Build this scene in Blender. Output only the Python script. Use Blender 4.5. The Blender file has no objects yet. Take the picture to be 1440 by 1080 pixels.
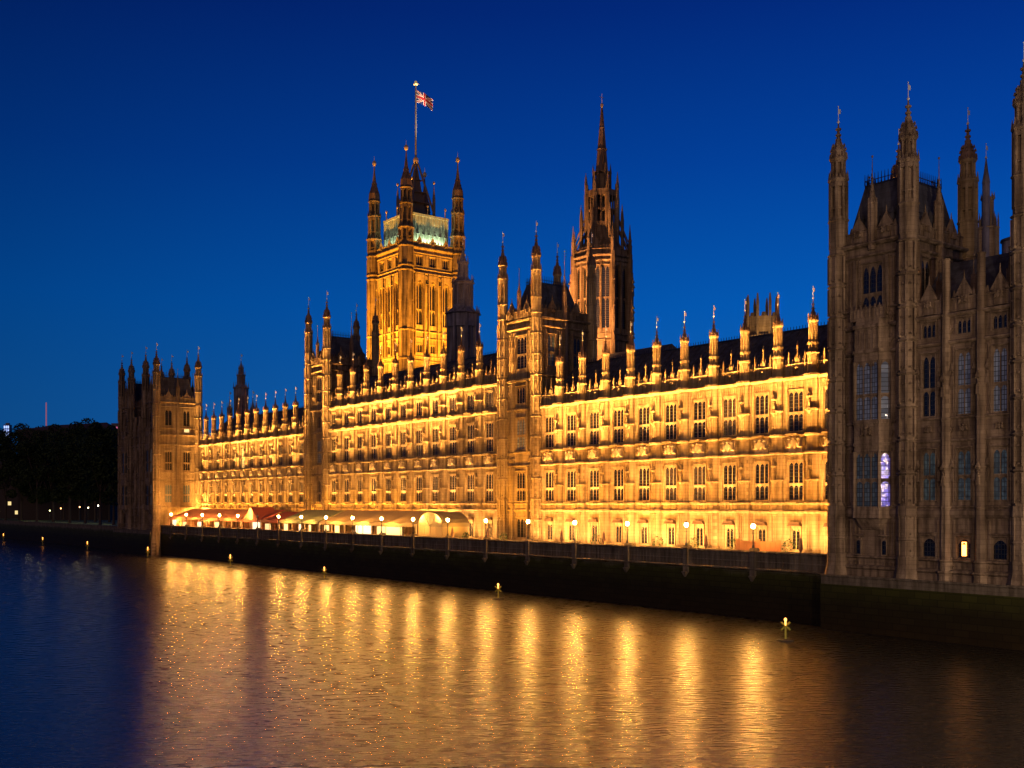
import bpy, math, random
from mathutils import Vector, Matrix
R = math.radians
PI = math.pi
random.seed(7)
SC = bpy.context.scene
COL = SC.collection

# ------------------------------------------------------------------ camera
EYE = 12.3
TH = R(37.65)
cd = bpy.data.cameras.new('camera'); cam = bpy.data.objects.new('camera', cd); COL.objects.link(cam)
cam.location = (0, 0, EYE); cam.rotation_euler = (R(90), 0, -TH)
cd.sensor_width = 36; cd.lens = 37.5; cd.shift_y = 169.5 / 1440
cd.clip_start = 0.5; cd.clip_end = 9000
SC.camera = cam

# ------------------------------------------------------------------ render settings and exposure
SC.view_settings.view_transform = 'Standard'; SC.view_settings.look = 'None'
SC.view_settings.exposure = 0.0; SC.view_settings.gamma = 1.0
SC.render.engine = 'CYCLES'
SC.cycles.use_denoising = True
SC.cycles.max_bounces = 5; SC.cycles.diffuse_bounces = 2; SC.cycles.glossy_bounces = 3
SC.cycles.transmission_bounces = 2; SC.cycles.caustics_reflective = False; SC.cycles.caustics_refractive = False
SC.cycles.use_light_tree = True; SC.cycles.sample_clamp_indirect = 6.0; SC.cycles.sample_clamp_direct = 200.0

# ------------------------------------------------------------------ world: dusk sky, brighter to the west
W = bpy.data.worlds.new("World"); SC.world = W; W.use_nodes = True
nt = W.node_tree; nt.nodes.clear()
def nn(t, typ, **kw):
    n = t.nodes.new(typ)
    for k, v in kw.items(): setattr(n, k, v)
    return n
tc = nn(nt, 'ShaderNodeTexCoord')
sx = nn(nt, 'ShaderNodeSeparateXYZ'); nt.links.new(tc.outputs['Generated'], sx.inputs[0])
rz = nn(nt, 'ShaderNodeValToRGB'); nt.links.new(sx.outputs['Z'], rz.inputs[0])
def ramp(r, stops):
    e = r.color_ramp.elements
    while len(e) > 1: e.remove(e[-1])
    e[0].position = stops[0][0]; e[0].color = (*stops[0][1], 1)
    for p, c in stops[1:]:
        x = e.new(p); x.color = (*c, 1)
ramp(rz, [(0.0, (0.012, 0.075, 0.225)), (0.06, (0.004, 0.066, 0.232)), (0.18, (0.0006, 0.052, 0.235)), (0.30, (0.0004, 0.028, 0.175)),
          (0.42, (0.0004, 0.013, 0.115)), (0.60, (0.0006, 0.008, 0.060)), (1.0, (0.001, 0.008, 0.05))])
# azimuth term: dot with the after-glow direction (west-north-west)
dp = nn(nt, 'ShaderNodeVectorMath', operation='DOT_PRODUCT'); nt.links.new(tc.outputs['Generated'], dp.inputs[0])
dp.inputs[1].default_value = (0.93, 0.37, 0)
mr = nn(nt, 'ShaderNodeMapRange'); nt.links.new(dp.outputs['Value'], mr.inputs[0])
mr.inputs['From Min'].default_value = 0.45; mr.inputs['From Max'].default_value = 1.0
mr.inputs['To Min'].default_value = 0.82; mr.inputs['To Max'].default_value = 2.0
mx = nn(nt, 'ShaderNodeVectorMath', operation='SCALE'); nt.links.new(rz.outputs[0], mx.inputs[0]); nt.links.new(mr.outputs[0], mx.inputs['Scale'])
bg = nn(nt, 'ShaderNodeBackground'); nt.links.new(mx.outputs[0], bg.inputs[0]); bg.inputs[1].default_value = 1.0
wo = nn(nt, 'ShaderNodeOutputWorld'); nt.links.new(bg.outputs[0], wo.inputs[0])

# ------------------------------------------------------------------ one weak broad warm lamp: the glow of the lit city from the north-east
sd = bpy.data.lights.new('city_glow', 'SUN'); sd.energy = 0.40; sd.angle = R(40); sd.color = (1.0, 0.58, 0.34)
so = bpy.data.objects.new('city_glow', sd); COL.objects.link(so)
so.rotation_euler = Vector((0.80, 0.52, -0.32)).to_track_quat('-Z', 'Y').to_euler()

# street lamps of the bridge the camera stands on, outside the frame
for x_, y_ in ((36, 3), (62, 2), (83, 1)):
    l_ = bpy.data.lights.new('bridge_street_lamp', 'POINT'); l_.energy = 29000; l_.color = (1.0, 0.73, 0.50); l_.shadow_soft_size = .25
    o_ = bpy.data.objects.new('bridge_street_lamp', l_); COL.objects.link(o_); o_.location = (x_, y_, 17)

# ------------------------------------------------------------------ floodlights
def area(name, loc, target, sx_, sy_, power, color, spread=180, axis=None):
    l = bpy.data.lights.new(name, 'AREA'); l.shape = 'RECTANGLE'; l.size = sx_; l.size_y = sy_
    l.energy = power; l.color = color; l.spread = R(spread)
    o = bpy.data.objects.new(name, l); COL.objects.link(o); o.location = loc
    d = (Vector(target) - Vector(loc)).normalized()
    ax = Vector(axis or (0, 1, 0)); ax = (ax - d * ax.dot(d)).normalized()
    z = -d; y = z.cross(ax)
    m = Matrix((ax, y, z)).transposed()
    o.rotation_euler = m.to_euler()
    return o
GOLD = (1.0, 0.445, 0.06); AMBER = (1.0, 0.40, 0.025); PEACH = (1.0, 0.465, 0.10)
FQ = 100.8        # river front wall plane
RL = random.Random(5); WASH = (1.0, 0.40, 0.045); HEAD = (1.0, 0.51, 0.15)
for (a, b, n, up) in ((64.9, 124.0, 12, 0), (133.9, 190.7, 11, 4.5), (199.9, 258.6, 12, 0)):     # floodlights for each bay: on the terrace, on the ledges, on the parapet
    w = (b - a) / n
    for i in range(n):
        m = b - (i + .5) * w; k = RL.uniform(.62, 1.3); kt = RL.uniform(.6, 1.15) if not (a > 190 and i in (1, 3)) else .18
        if m < 157: area('terrace_floodlight', (FQ - 2.6, m, 6.6), (FQ, m, 11.5), 1.4, 0.3, 950 * k, HEAD, 130)
        else: area('ledge_floodlight', (FQ - 1.9, m, 11.4), (FQ, m, 19.0), 1.6, 0.3, 480 * k, GOLD, 130)
        area('terrace_floodlight', (FQ - 6.9, m, 6.9), (FQ, m, 20.0), 1.6, 0.4, 1050 * k, WASH, 110)
        for z_, p_ in ((12.7, 260), (20.6, 165)) + (((27.3, 80),) if up else ()):
            area('ledge_floodlight', (FQ - .85, m, z_), (FQ - .1, m, z_ + 4.9 - (2 if z_ > 27 else 0)), 1.5, 0.12, p_ * k, HEAD, 62)
        if i < n - 1: area('parapet_floodlight', (91.5, m - w / 2, 7.4), (FQ, m - w / 2, 32.0 + up), 1.2, 0.4, 3300 * kt * (1 + up * .06), PEACH, 30)
for s_ in (124.2, 132.5, 190.4, 198.3):                    # narrow beams on the river tower turrets
    area('turret_floodlight', (91.6, s_, 7.4), (FQ - .4, s_, 43.0), .5, .5, 2200, PEACH, 20)
for s_ in (128.8, 195.3):
    area('terrace_floodlight', (FQ - 6.9, s_, 6.9), (FQ, s_, 15.0), 1.6, 0.4, 900, AMBER, 80)
area('pavilion_floodlights', (96, 250.6, 6.8), (96, 258.8, 27), 8, 0.3, 15000, (1.0, 0.46, 0.10), 100, (1, 0, 0))

# ------------------------------------------------------------------ materials
def mat(name):
    m = bpy.data.materials.new(name); m.use_nodes = True
    t = m.node_tree; b = t.nodes['Principled BSDF']
    return m, t, b
def simple(name, col, rough=0.7, metal=0.0, spec=None):
    m, t, b = mat(name); b.inputs['Base Color'].default_value = (*col, 1)
    b.inputs['Roughness'].default_value = rough; b.inputs['Metallic'].default_value = metal
    if spec is not None: b.inputs['Specular IOR Level'].default_value = spec
    return m
def emis(name, col, s, base=(0.5, 0.5, 0.5)):
    m, t, b = mat(name); b.inputs['Base Color'].default_value = (*base, 1)
    b.inputs['Emission Color'].default_value = (*col, 1); b.inputs['Emission Strength'].default_value = s
    return m
def stone(name, c1, c2, stain=0.5, scale=0.35, brick=True, bump=0.5, course=0.42):
    m, t, b = mat(name)
    g = nn(t, 'ShaderNodeNewGeometry')
    n1 = nn(t, 'ShaderNodeTexNoise'); n1.inputs['Scale'].default_value = scale; n1.inputs['Detail'].default_value = 7; n1.inputs['Roughness'].default_value = 0.65
    t.links.new(g.outputs['Position'], n1.inputs['Vector'])
    r1 = nn(t, 'ShaderNodeValToRGB'); ramp(r1, [(0.3, c2), (0.68, c1)]); t.links.new(n1.outputs[0], r1.inputs[0])
    # vertical weather streaks
    mp = nn(t, 'ShaderNodeMapping'); mp.inputs['Scale'].default_value = (1.6, 1.6, 0.14); t.links.new(g.outputs['Position'], mp.inputs[0])
    n2 = nn(t, 'ShaderNodeTexNoise'); n2.inputs['Scale'].default_value = 1.1; n2.inputs['Detail'].default_value = 6
    t.links.new(mp.outputs[0], n2.inputs['Vector'])
    r2 = nn(t, 'ShaderNodeValToRGB'); lo = 1 - stain; ramp(r2, [(0.36, (lo, lo * 0.95, lo * 0.9)), (0.6, (1, 1, 1))]); t.links.new(n2.outputs[0], r2.inputs[0])
    m1 = nn(t, 'ShaderNodeMix', data_type='RGBA', blend_type='MULTIPLY'); m1.inputs[0].default_value = 1
    t.links.new(r1.outputs[0], m1.inputs[6]); t.links.new(r2.outputs[0], m1.inputs[7])
    out = m1.outputs[2]
    # ashlar blocks: horizontal run = x + y so it works on walls of every bearing
    sp = nn(t, 'ShaderNodeSeparateXYZ'); t.links.new(g.outputs['Position'], sp.inputs[0])
    ad = nn(t, 'ShaderNodeMath', operation='ADD'); t.links.new(sp.outputs[0], ad.inputs[0]); t.links.new(sp.outputs[1], ad.inputs[1])
    cb = nn(t, 'ShaderNodeCombineXYZ'); t.links.new(ad.outputs[0], cb.inputs[0]); t.links.new(sp.outputs[2], cb.inputs[1])
    bt = nn(t, 'ShaderNodeTexBrick'); t.links.new(cb.outputs[0], bt.inputs['Vector']); bt.inputs['Scale'].default_value = 1.0
    bt.inputs['Brick Width'].default_value = course * 2.1; bt.inputs['Row Height'].default_value = course; bt.inputs['Mortar Size'].default_value = 0.018
    bt.inputs['Color1'].default_value = (1, 1, 1, 1); bt.inputs['Color2'].default_value = (0.82, 0.80, 0.78, 1); bt.inputs['Mortar'].default_value = (0.55, 0.52, 0.5, 1)
    if brick:
        m2 = nn(t, 'ShaderNodeMix', data_type='RGBA', blend_type='MULTIPLY'); m2.inputs[0].default_value = 0.8
        t.links.new(out, m2.inputs[6]); t.links.new(bt.outputs[0], m2.inputs[7]); out = m2.outputs[2]
    t.links.new(out, b.inputs['Base Color'])
    b.inputs['Roughness'].default_value = 0.85; b.inputs['Specular IOR Level'].default_value = 0.2
    n3 = nn(t, 'ShaderNodeTexNoise'); n3.inputs['Scale'].default_value = 4.0; n3.inputs['Detail'].default_value = 5; t.links.new(g.outputs['Position'], n3.inputs['Vector'])
    bp = nn(t, 'ShaderNodeBump'); bp.inputs['Strength'].default_value = bump; bp.inputs['Distance'].default_value = 0.08
    t.links.new(n3.outputs[0], bp.inputs['Height']); t.links.new(bp.outputs[0], b.inputs['Normal'])
    return m
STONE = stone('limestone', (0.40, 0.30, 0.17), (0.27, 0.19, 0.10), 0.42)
PALEST = stone('highlight_carved_stone', (0.62, 0.50, 0.33), (0.42, 0.33, 0.2), 0.3, brick=False)  # white highlights of the arms put into a paler stone colour
DSTONE = stone('dark_limestone', (0.27, 0.19, 0.115), (0.13, 0.088, 0.055), 0.6)  # darker limestone with heavier vertical streaks
PSTONE = stone('shaded_limestone', (0.34, 0.25, 0.165), (0.17, 0.12, 0.078), 0.6, bump=1.0)  # limestone again, colour darkened for pavilion faces the floodlights miss
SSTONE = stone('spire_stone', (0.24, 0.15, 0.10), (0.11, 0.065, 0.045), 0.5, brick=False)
WSTONE = stone('river_wall_granite', (0.19, 0.155, 0.11), (0.09, 0.075, 0.055), 0.5, course=0.6)
IRONR = stone('cast_iron_roof_tiles', (0.11, 0.11, 0.125), (0.055, 0.055, 0.068), 0.4, course=0.5)
PALEROOF = stone('pale_iron_roof', (0.42, 0.46, 0.38), (0.28, 0.31, 0.26), 0.3, course=0.8)
GREYST = stone('grey_lead_and_stone', (0.27, 0.25, 0.265), (0.15, 0.138, 0.15), 0.5, brick=False)
GILT = simple('gilt_metal', (0.75, 0.52, 0.22), 0.35, 0.6)
PALE = simple('pale_vane_metal', (0.62, 0.60, 0.55), 0.5, 0.1)
IRON = simple('dark_iron', (0.03, 0.03, 0.035), 0.5, 0.4)
def glass(name, col, lead=True, em=None, es=0.0):
    m, t, b = mat(name)
    g = nn(t, 'ShaderNodeNewGeometry'); sp = nn(t, 'ShaderNodeSeparateXYZ'); t.links.new(g.outputs['Position'], sp.inputs[0])
    ad = nn(t, 'ShaderNodeMath', operation='ADD'); t.links.new(sp.outputs[0], ad.inputs[0]); t.links.new(sp.outputs[1], ad.inputs[1])
    cb = nn(t, 'ShaderNodeCombineXYZ'); t.links.new(ad.outputs[0], cb.inputs[0]); t.links.new(sp.outputs[2], cb.inputs[1])
    bt = nn(t, 'ShaderNodeTexBrick'); bt.offset = 0; t.links.new(cb.outputs[0], bt.inputs['Vector']); bt.inputs['Scale'].default_value = 1.0
    bt.inputs['Brick Width'].default_value = 0.28; bt.inputs['Row Height'].default_value = 0.42; bt.inputs['Mortar Size'].default_value = 0.028
    c2 = tuple(0.5 * x for x in col)
    bt.inputs['Color1'].default_value = (*col, 1); bt.inputs['Color2'].default_value = (*c2, 1); bt.inputs['Mortar'].default_value = (0.008, 0.008, 0.008, 1)
    t.links.new(bt.outputs[0], b.inputs['Base Color'])
    rr = nn(t, 'ShaderNodeMapRange'); t.links.new(bt.outputs['Fac'], rr.inputs[0]); rr.inputs['To Min'].default_value = 0.12; rr.inputs['To Max'].default_value = 0.8
    t.links.new(rr.outputs[0], b.inputs['Roughness'])
    b.inputs['Specular IOR Level'].default_value = 0.6
    nz = nn(t, 'ShaderNodeTexNoise'); nz.inputs['Scale'].default_value = 1.7; t.links.new(g.outputs['Position'], nz.inputs['Vector'])
    bp = nn(t, 'ShaderNodeBump'); bp.inputs['Strength'].default_value = 0.35; bp.inputs['Distance'].default_value = 0.15; t.links.new(nz.outputs[0], bp.inputs['Height'])
    t.links.new(bp.outputs[0], b.inputs['Normal'])
    if em:
        mm = nn(t, 'ShaderNodeMix', data_type='RGBA', blend_type='MIX'); mm.inputs[6].default_value = (*em, 1)
        mm.inputs[7].default_value = (em[0] * .1, em[1] * .1, em[2] * .1, 1); t.links.new(bt.outputs['Fac'], mm.inputs[0])
        n4 = nn(t, 'ShaderNodeTexNoise'); n4.inputs['Scale'].default_value = 2.3; t.links.new(g.outputs['Position'], n4.inputs['Vector'])
        r4 = nn(t, 'ShaderNodeMapRange'); t.links.new(n4.outputs[0], r4.inputs[0]); r4.inputs['From Min'].default_value = .35; r4.inputs['From Max'].default_value = .65
        r4.inputs['To Min'].default_value = es * .25; r4.inputs['To Max'].default_value = es
        t.links.new(mm.outputs[2], b.inputs['Emission Color']); t.links.new(r4.outputs[0], b.inputs['Emission Strength'])
    return m
GLASS = glass('leaded_glass', (0.010, 0.008, 0.007))
GLASSP = glass('leaded_glass_sky_pale', (0.26, 0.32, 0.42))  # sky reflection put into the pane colour as pale blue
GLASSC = glass('leaded_glass_sky_dim', (0.12, 0.17, 0.20))  # weaker sky reflection, likewise held in the pane colour
GL_ROOM = glass('glass_lit_dim_room', (0.02, 0.014, 0.01), em=(1.0, 0.5, 0.15), es=0.09)
GL_WARM = glass('glass_lit_warm', (0.1, 0.1, 0.1), em=(1.0, 0.55, 0.15), es=3.0)
GL_DIM = glass('glass_lit_dim', (0.05, 0.06, 0.06), em=(0.28, 0.36, 0.34), es=0.09)
GL_TEAL = glass('glass_lit_teal', (0.05, 0.06, 0.06), em=(0.26, 0.34, 0.38), es=0.09)
GL_VIOLET = glass('glass_lit_violet', (0.1, 0.1, 0.1), em=(0.30, 0.22, 1.0), es=.8)
GL_ORANGE = emis('glass_lit_orange', (1.0, 0.33, 0.04), 2.5)
GL_WHITE = emis('lit_white_panel', (1.0, 0.93, 0.66), 1.1)
GL_YEL = emis('lit_yellow_panel', (1.0, 0.75, 0.3), 1.0)
GLOBE = emis('lamp_globe', (1.0, 0.44, 0.085), 1300.0)
BEACON = emis('beacon_light', (1.0, 0.33, 0.05), 5.0)

# ------------------------------------------------------------------ mesh builder. canonical wall frame: u to the viewer's right, v outward, z up
class MB:
    def __init__(s): s.v = []; s.f = []
    def add(s, vs, fs):
        k = len(s.v); s.v += vs; s.f += [tuple(k + i for i in f) for f in fs]
    def box(s, u0, u1, v0, v1, z0, z1):
        s.add([(u0, -v1, z0), (u1, -v1, z0), (u1, -v0, z0), (u0, -v0, z0), (u0, -v1, z1), (u1, -v1, z1), (u1, -v0, z1), (u0, -v0, z1)],
              [(3, 2, 1, 0), (4, 5, 6, 7), (0, 1, 5, 4), (1, 2, 6, 5), (2, 3, 7, 6), (3, 0, 4, 7)])
    def frus(s, u, v, z0, z1, a0, b0, a1, b1):      # tapered box, half sizes
        s.add([(u - a0, -v - b0, z0), (u + a0, -v - b0, z0), (u + a0, -v + b0, z0), (u - a0, -v + b0, z0),
               (u - a1, -v - b1, z1), (u + a1, -v - b1, z1), (u + a1, -v + b1, z1), (u - a1, -v + b1, z1)],
              [(3, 2, 1, 0), (4, 5, 6, 7), (0, 1, 5, 4), (1, 2, 6, 5), (2, 3, 7, 6), (3, 0, 4, 7)])
    def prism(s, u, v, z0, z1, r0, r1=None, n=8, rot=None):
        if r1 is None: r1 = r0
        if rot is None: rot = PI / n
        a = [rot + 2 * PI * i / n for i in range(n)]
        vs = [(u + r0 * math.cos(t), -v + r0 * math.sin(t), z0) for t in a] + [(u + r1 * math.cos(t), -v + r1 * math.sin(t), z1) for t in a]
        fs = [tuple(range(n))[::-1], tuple(range(n, 2 * n))] + [(i, (i + 1) % n, n + (i + 1) % n, n + i) for i in range(n)]
        s.add(vs, fs)
    def lathe(s, u, v, prof, n=8, rot=None):
        for (z0, r0), (z1, r1) in zip(prof[:-1], prof[1:]):
            if z1 > z0: s.prism(u, v, z0, z1, r0, r1, n, rot)
    def blob(s, u, v, z, a, b, c, n=7, m=5):
        vs = []; fs = []
        for j in range(m + 1):
            ph = PI * j / m
            for i in range(n):
                t = 2 * PI * i / n
                vs.append((u + a * math.sin(ph) * math.cos(t), -v + b * math.sin(ph) * math.sin(t), z - c * math.cos(ph)))
        for j in range(m):
            for i in range(n): fs.append((j * n + i, j * n + (i + 1) % n, (j + 1) * n + (i + 1) % n, (j + 1) * n + i))
        s.add(vs, fs)
    def poly(s, pts, v0, v1):       # polygon in (u, z) extruded from v0 to v1
        n = len(pts)
        vs = [(p[0], -v1, p[1]) for p in pts] + [(p[0], -v0, p[1]) for p in pts]
        s.add(vs, [tuple(range(n)), tuple(range(n, 2 * n))[::-1]] + [(i, n + i, n + (i + 1) % n, (i + 1) % n) for i in range(n)])
    def arch(s, u0, u1, zs, za, zt, v0, v1, k=4):    # solid between a pointed arch (spring zs, apex za) and the flat line zt
        c = (u0 + u1) / 2; h = (u1 - u0) / 2
        pts = []
        for i in range(k + 1):
            t = i / k; pts.append((u0 + h * t, zs + (za - zs) * math.sin(t * PI / 2) ** 0.8))
        pts += [(2 * c - p[0], p[1]) for p in pts[:-1][::-1]]
        for p, q in zip(pts[:-1], pts[1:]):
            s.poly([p, q, (q[0], zt), (p[0], zt)], v0, v1)
    def tube(s, p, q, r, n=5):
        p = Vector(p); q = Vector(q); d = (q - p).normalized(); a = d.orthogonal().normalized(); b = d.cross(a)
        vs = [tuple(c + a * r * math.cos(2 * PI * i / n) + b * r * math.sin(2 * PI * i / n)) for c in (p, q) for i in range(n)]
        s.add(vs, [tuple(range(n))[::-1], tuple(range(n, 2 * n))] + [(i, (i + 1) % n, n + (i + 1) % n, n + i) for i in range(n)])
    def mesh(s, name, m, smooth=False):
        me = bpy.data.meshes.new(name); me.from_pydata(s.v, [], s.f); me.materials.append(m); me.update()
        if smooth: me.polygons.foreach_set('use_smooth', [True] * len(me.polygons))
        return me
    def build(s, name, m, parent=None, loc=(0, 0, 0), rz=0, smooth=False):
        return put(name, s.mesh(name, m, smooth), parent, loc, rz)
def put(name, me, parent=None, loc=(0, 0, 0), rz=0, scale=None):
    o = bpy.data.objects.new(name, me); COL.objects.link(o); o.location = loc; o.rotation_euler = (0, 0, rz)
    if parent: o.parent = parent
    if scale: o.scale = scale
    return o
def tag(o, label=None, cat=None, group=None, kind=None):
    if label: o['label'] = label
    if cat: o['category'] = cat
    if group: o['group'] = group
    if kind: o['kind'] = kind
    return o
def thing(name, label, cat, loc=(0, 0, 0), rz=0, group=None):
    o = put(name, None, None, loc, rz); o.empty_display_size = 1
    return tag(o, label, cat, group)
def copy_tree(o, parent=None):
    c = o.copy(); COL.objects.link(c)
    if parent: c.parent = parent
    for ch in list(o.children): copy_tree(ch, c)
    return c
EAST = -PI / 2; NORTH = 0.0; SOUTH = PI; WEST = PI / 2
COS, SIN = math.cos(TH), math.sin(TH)
def at(px, q):            # southing of the point of plane X = q that the photo shows at column px
    k = (px - 720) / 1500
    return q * (COS - k * SIN) / (SIN + k * COS)
def zof(py, q, s): return EYE + (709.5 - py) * (s * COS + q * SIN) / 1500

# ------------------------------------------------------------------ windows
CACHE = {}
def window_mesh(w, h, tr, nl, arch=0.3, m=None, mw=0.085):
    key = ('w', round(w, 3), round(h, 3), tr, nl, arch, m.name)
    if key not in CACHE:
        b = MB(); lw = w / nl
        b.box(-w / 2, -w / 2 + .06, -.2, -.04, 0, h); b.box(w / 2 - .06, w / 2, -.2, -.04, 0, h)
        b.box(-w / 2 + .06, w / 2 - .06, -.2, .06, 0, .12)
        for i in range(1, nl): b.box(-w / 2 + i * lw - mw / 2, -w / 2 + i * lw + mw / 2, -.17, -.07, .12, h)
        ts = [h]
        if tr: b.box(-w / 2 + .06, w / 2 - .06, -.2, .0, tr - .09, tr + .09); ts.append(tr - .09)
        for i in range(nl):
            u0 = -w / 2 + i * lw + (mw / 2 if i else .06); u1 = -w / 2 + (i + 1) * lw - (mw / 2 if i < nl - 1 else .06)
            for k, t in enumerate(ts):
                a = arch * (1 if k == 0 else .6)
                b.arch(u0, u1, t - a - .12, t - .12, t, -.19, -.09)
        CACHE[key] = b.mesh('window', m)
        p = MB(); p.box(-w / 2 + .02, w / 2 - .02, -.16, -.13, .02, h - .02)
        CACHE[key + ('p',)] = p
    return CACHE[key], key
def window(parent, loc, rz, w, h, tr, nl, m, pane=None, arch=0.3, label=None, mw=0.085):
    me, key = window_mesh(w, h, tr, nl, arch, m, mw)
    pane = pane or GLASS
    pk = key + ('p', pane.name)
    if pk not in CACHE: CACHE[pk] = CACHE[key + ('p',)].mesh('pane', pane)
    o = put('window', me, parent, loc, rz); put('pane', CACHE[pk], o)
    if label: o['label'] = label
    return o
# wall with openings: cols = [(uc, w, [(za, zb), ...])], sorted by uc
def wall_cols(b, u0, u1, z0, z1, cols, t=.55, v=0.0):
    u = u0
    for uc, w, zs in cols:
        b.box(u, uc - w / 2, v - t, v, z0, z1)
        z = z0
        for za, zb in zs:
            if za > z: b.box(uc - w / 2, uc + w / 2, v - t, v, z, za)
            z = zb
        b.box(uc - w / 2, uc + w / 2, v - t, v, z, z1)
        u = uc + w / 2
    b.box(u, u1, v - t, v, z0, z1)
def on_wall(o, q, s, rz, u, v, z):      # canonical wall point -> parent coordinates
    c, n = math.cos(rz), math.sin(rz)
    return (q + u * c + v * n, s + u * n - v * c, z)

# ------------------------------------------------------------------ spires, turrets
def spire_profile(b, z0, h, r, n=8, crockets=4, u=0, v=0):
    prof = [(z0, r), (z0 + h * .12, r * .92), (z0 + h * .34, r * .5), (z0 + h * .62, r * .26), (z0 + h, r * .07)]
    b.lathe(u, v, prof, n)
    for j in range(crockets):
        t = .12 + .8 * j / crockets; z = z0 + h * t
        rr = None
        for (a, ra), (c, rc) in zip(prof[:-1], prof[1:]):
            if a <= z <= c: rr = ra + (rc - ra) * (z - a) / (c - a)
        for i in range(0, n):
            t2 = PI / n + 2 * PI * i / n; s = r * .13
            b.frus(u + (rr + s * .4) * math.cos(t2), v + (rr + s * .4) * math.sin(t2), z, z + s * 2.2, s, s, s * .4, s * .4)
def vane(h):
    b = MB(); r = h * .034
    b.prism(0, 0, 0, h, r * .7, r * .5, 5); b.blob(0, 0, h * .12, r * 2.4, r * 2.4, r * 2.4)
    b.box(-r * .3, h * .22, -.012, .012, h * .62, h * .88); b.blob(0, 0, h, r * 1.2, r * 1.2, r * 1.2)
    return b
def open_stage(b, z0, z1, r, n=8, core=.74, u=0, v=0, pw=.2):
    b.prism(u, v, z0, z1, r * core, r * core, n)
    for i in range(n):
        t = PI / n + 2 * PI * i / n
        b.prism(u + r * .9 * math.cos(t), v + r * .9 * math.sin(t), z0, z1, r * pw, r * pw, 4, t)
    h = z1 - z0
    b.prism(u, v, z0, z0 + h * .08, r, r, n); b.prism(u, v, z1 - h * .12, z1, r, r * 1.02, n)
    if h > 2.6: b.prism(u, v, z0 + h * .28, z0 + h * .33, r * .97, r * .97, n)
def ledge(b, z, r, h=.3, n=8, u=0, v=0):
    b.prism(u, v, z - h * .6, z, r, r * 1.16, n); b.prism(u, v, z, z + h * .4, r * 1.16, r * 1.12, n)
def crown(b, z, r, h, n=8, u=0, v=0):       # ring of gablets and little pinnacles round a spire's foot
    for i in range(n):
        t = PI / n + 2 * PI * i / n
        b.frus(u + r * math.cos(t), v + r * math.sin(t), z, z + h, r * .1, r * .1, .02, .02)
        t += PI / n
        b.frus(u + r * .86 * math.cos(t), v + r * .86 * math.sin(t), z, z + h * .6, r * .2, r * .2, .02, .02)

# bay turret of the long river front: shelf at 0, shaft to 3.7, spire to 6.1, vane to 7.5
def bay_turret_meshes():
    b = MB()
    b.prism(0, 0, -2.4, -.25, .74); b.box(-.1, .1, .6, .78, -2.2, -.6)
    ledge(b, -.05, .74, .3)
    open_stage(b, .08, .95, .60, pw=.16); b.prism(0, 0, .95, 1.15, .72)
    open_stage(b, 1.15, 3.45, .56, core=.7); ledge(b, 3.6, .6, .36)
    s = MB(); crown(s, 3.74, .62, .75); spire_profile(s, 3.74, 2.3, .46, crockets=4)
    v = vane(1.5)
    return b.mesh('turret', STONE), s.mesh('spire', SSTONE), v.mesh('finial', PALE)
BT = bay_turret_meshes()
def bay_turret(parent, loc, k=1.0):
    o = put('turret', BT[0], parent, loc, 0, (k, k, 1)); put('spire', BT[1], o); put('finial', BT[2], o, (0, 0, 6.0))
# tall corner turret of the towers: zero at cornice top; shaft to 6.8, second stage to 8.85, cap to 12.3, vane to 14
def corner_turret_meshes(m, sm):
    b = MB(); r = .98
    b.prism(0, 0, 0, 2.6, r); ledge(b, 2.7, r * .96, .3)
    open_stage(b, 2.8, 6.5, r * .95, core=.72); ledge(b, 6.75, r * .95, .4); crown(b, 6.8, r * .95, .9)
    open_stage(b, 6.9, 8.7, r * .72, core=.7); ledge(b, 8.85, r * .8, .36)
    s = MB(); crown(s, 8.9, r * .85, .6)
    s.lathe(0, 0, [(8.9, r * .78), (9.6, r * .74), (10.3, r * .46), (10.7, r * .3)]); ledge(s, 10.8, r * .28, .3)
    s.lathe(0, 0, [(10.8, r * .22), (11.7, r * .14), (12.5, r * .06)])
    for z in (11.2, 11.8): s.prism(0, 0, z, z + .16, r * .3, r * .3)
    for i in range(8):
        t = PI / 8 + i * PI / 4
        for z, q in ((9.2, .82), (9.7, .74), (10.1, .6)): s.frus(r * q * math.cos(t), r * q * math.sin(t), z, z + .3, .1, .1, .04, .04)
    return b.mesh('turret', m), s.mesh('spire', sm), vane(1.75).mesh('finial', PALE)
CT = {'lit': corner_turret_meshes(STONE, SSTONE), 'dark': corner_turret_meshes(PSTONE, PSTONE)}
def corner_turret(parent, x, y, zb, zc, kind, r=.98, label=None):
    b = MB()
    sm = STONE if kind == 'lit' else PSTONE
    b.prism(0, 0, zb, zc, r * .93)
    z = zb + 1
    while z < zc - 1.2:                       # sunk panels between ribs
        for i in range(8):
            t = i * PI / 4 + PI / 8
            b.prism(r * math.cos(t), r * math.sin(t), z, min(z + 2.6, zc - .4), .15, .15, 4, t)
        ledge(b, z + 2.8, r, .22); z += 3.1
    for i in range(8):
        t = i * PI / 4; rr = r * .93
        for zz_ in [zb + 1.2 + 1.55 * j for j in range(int((zc - zb - 2.4) / 1.55))]:
            b.frus(rr * math.cos(t), rr * math.sin(t), zz_, zz_ + .2, .13, .13, .05, .05)
    sh = b.build('turret_shaft', sm, parent, (x, y, 0))
    a = CT[kind]
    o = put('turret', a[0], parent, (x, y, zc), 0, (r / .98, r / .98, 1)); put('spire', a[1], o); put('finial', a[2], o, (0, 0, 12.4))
    if label: o['label'] = label
    return o

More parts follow.
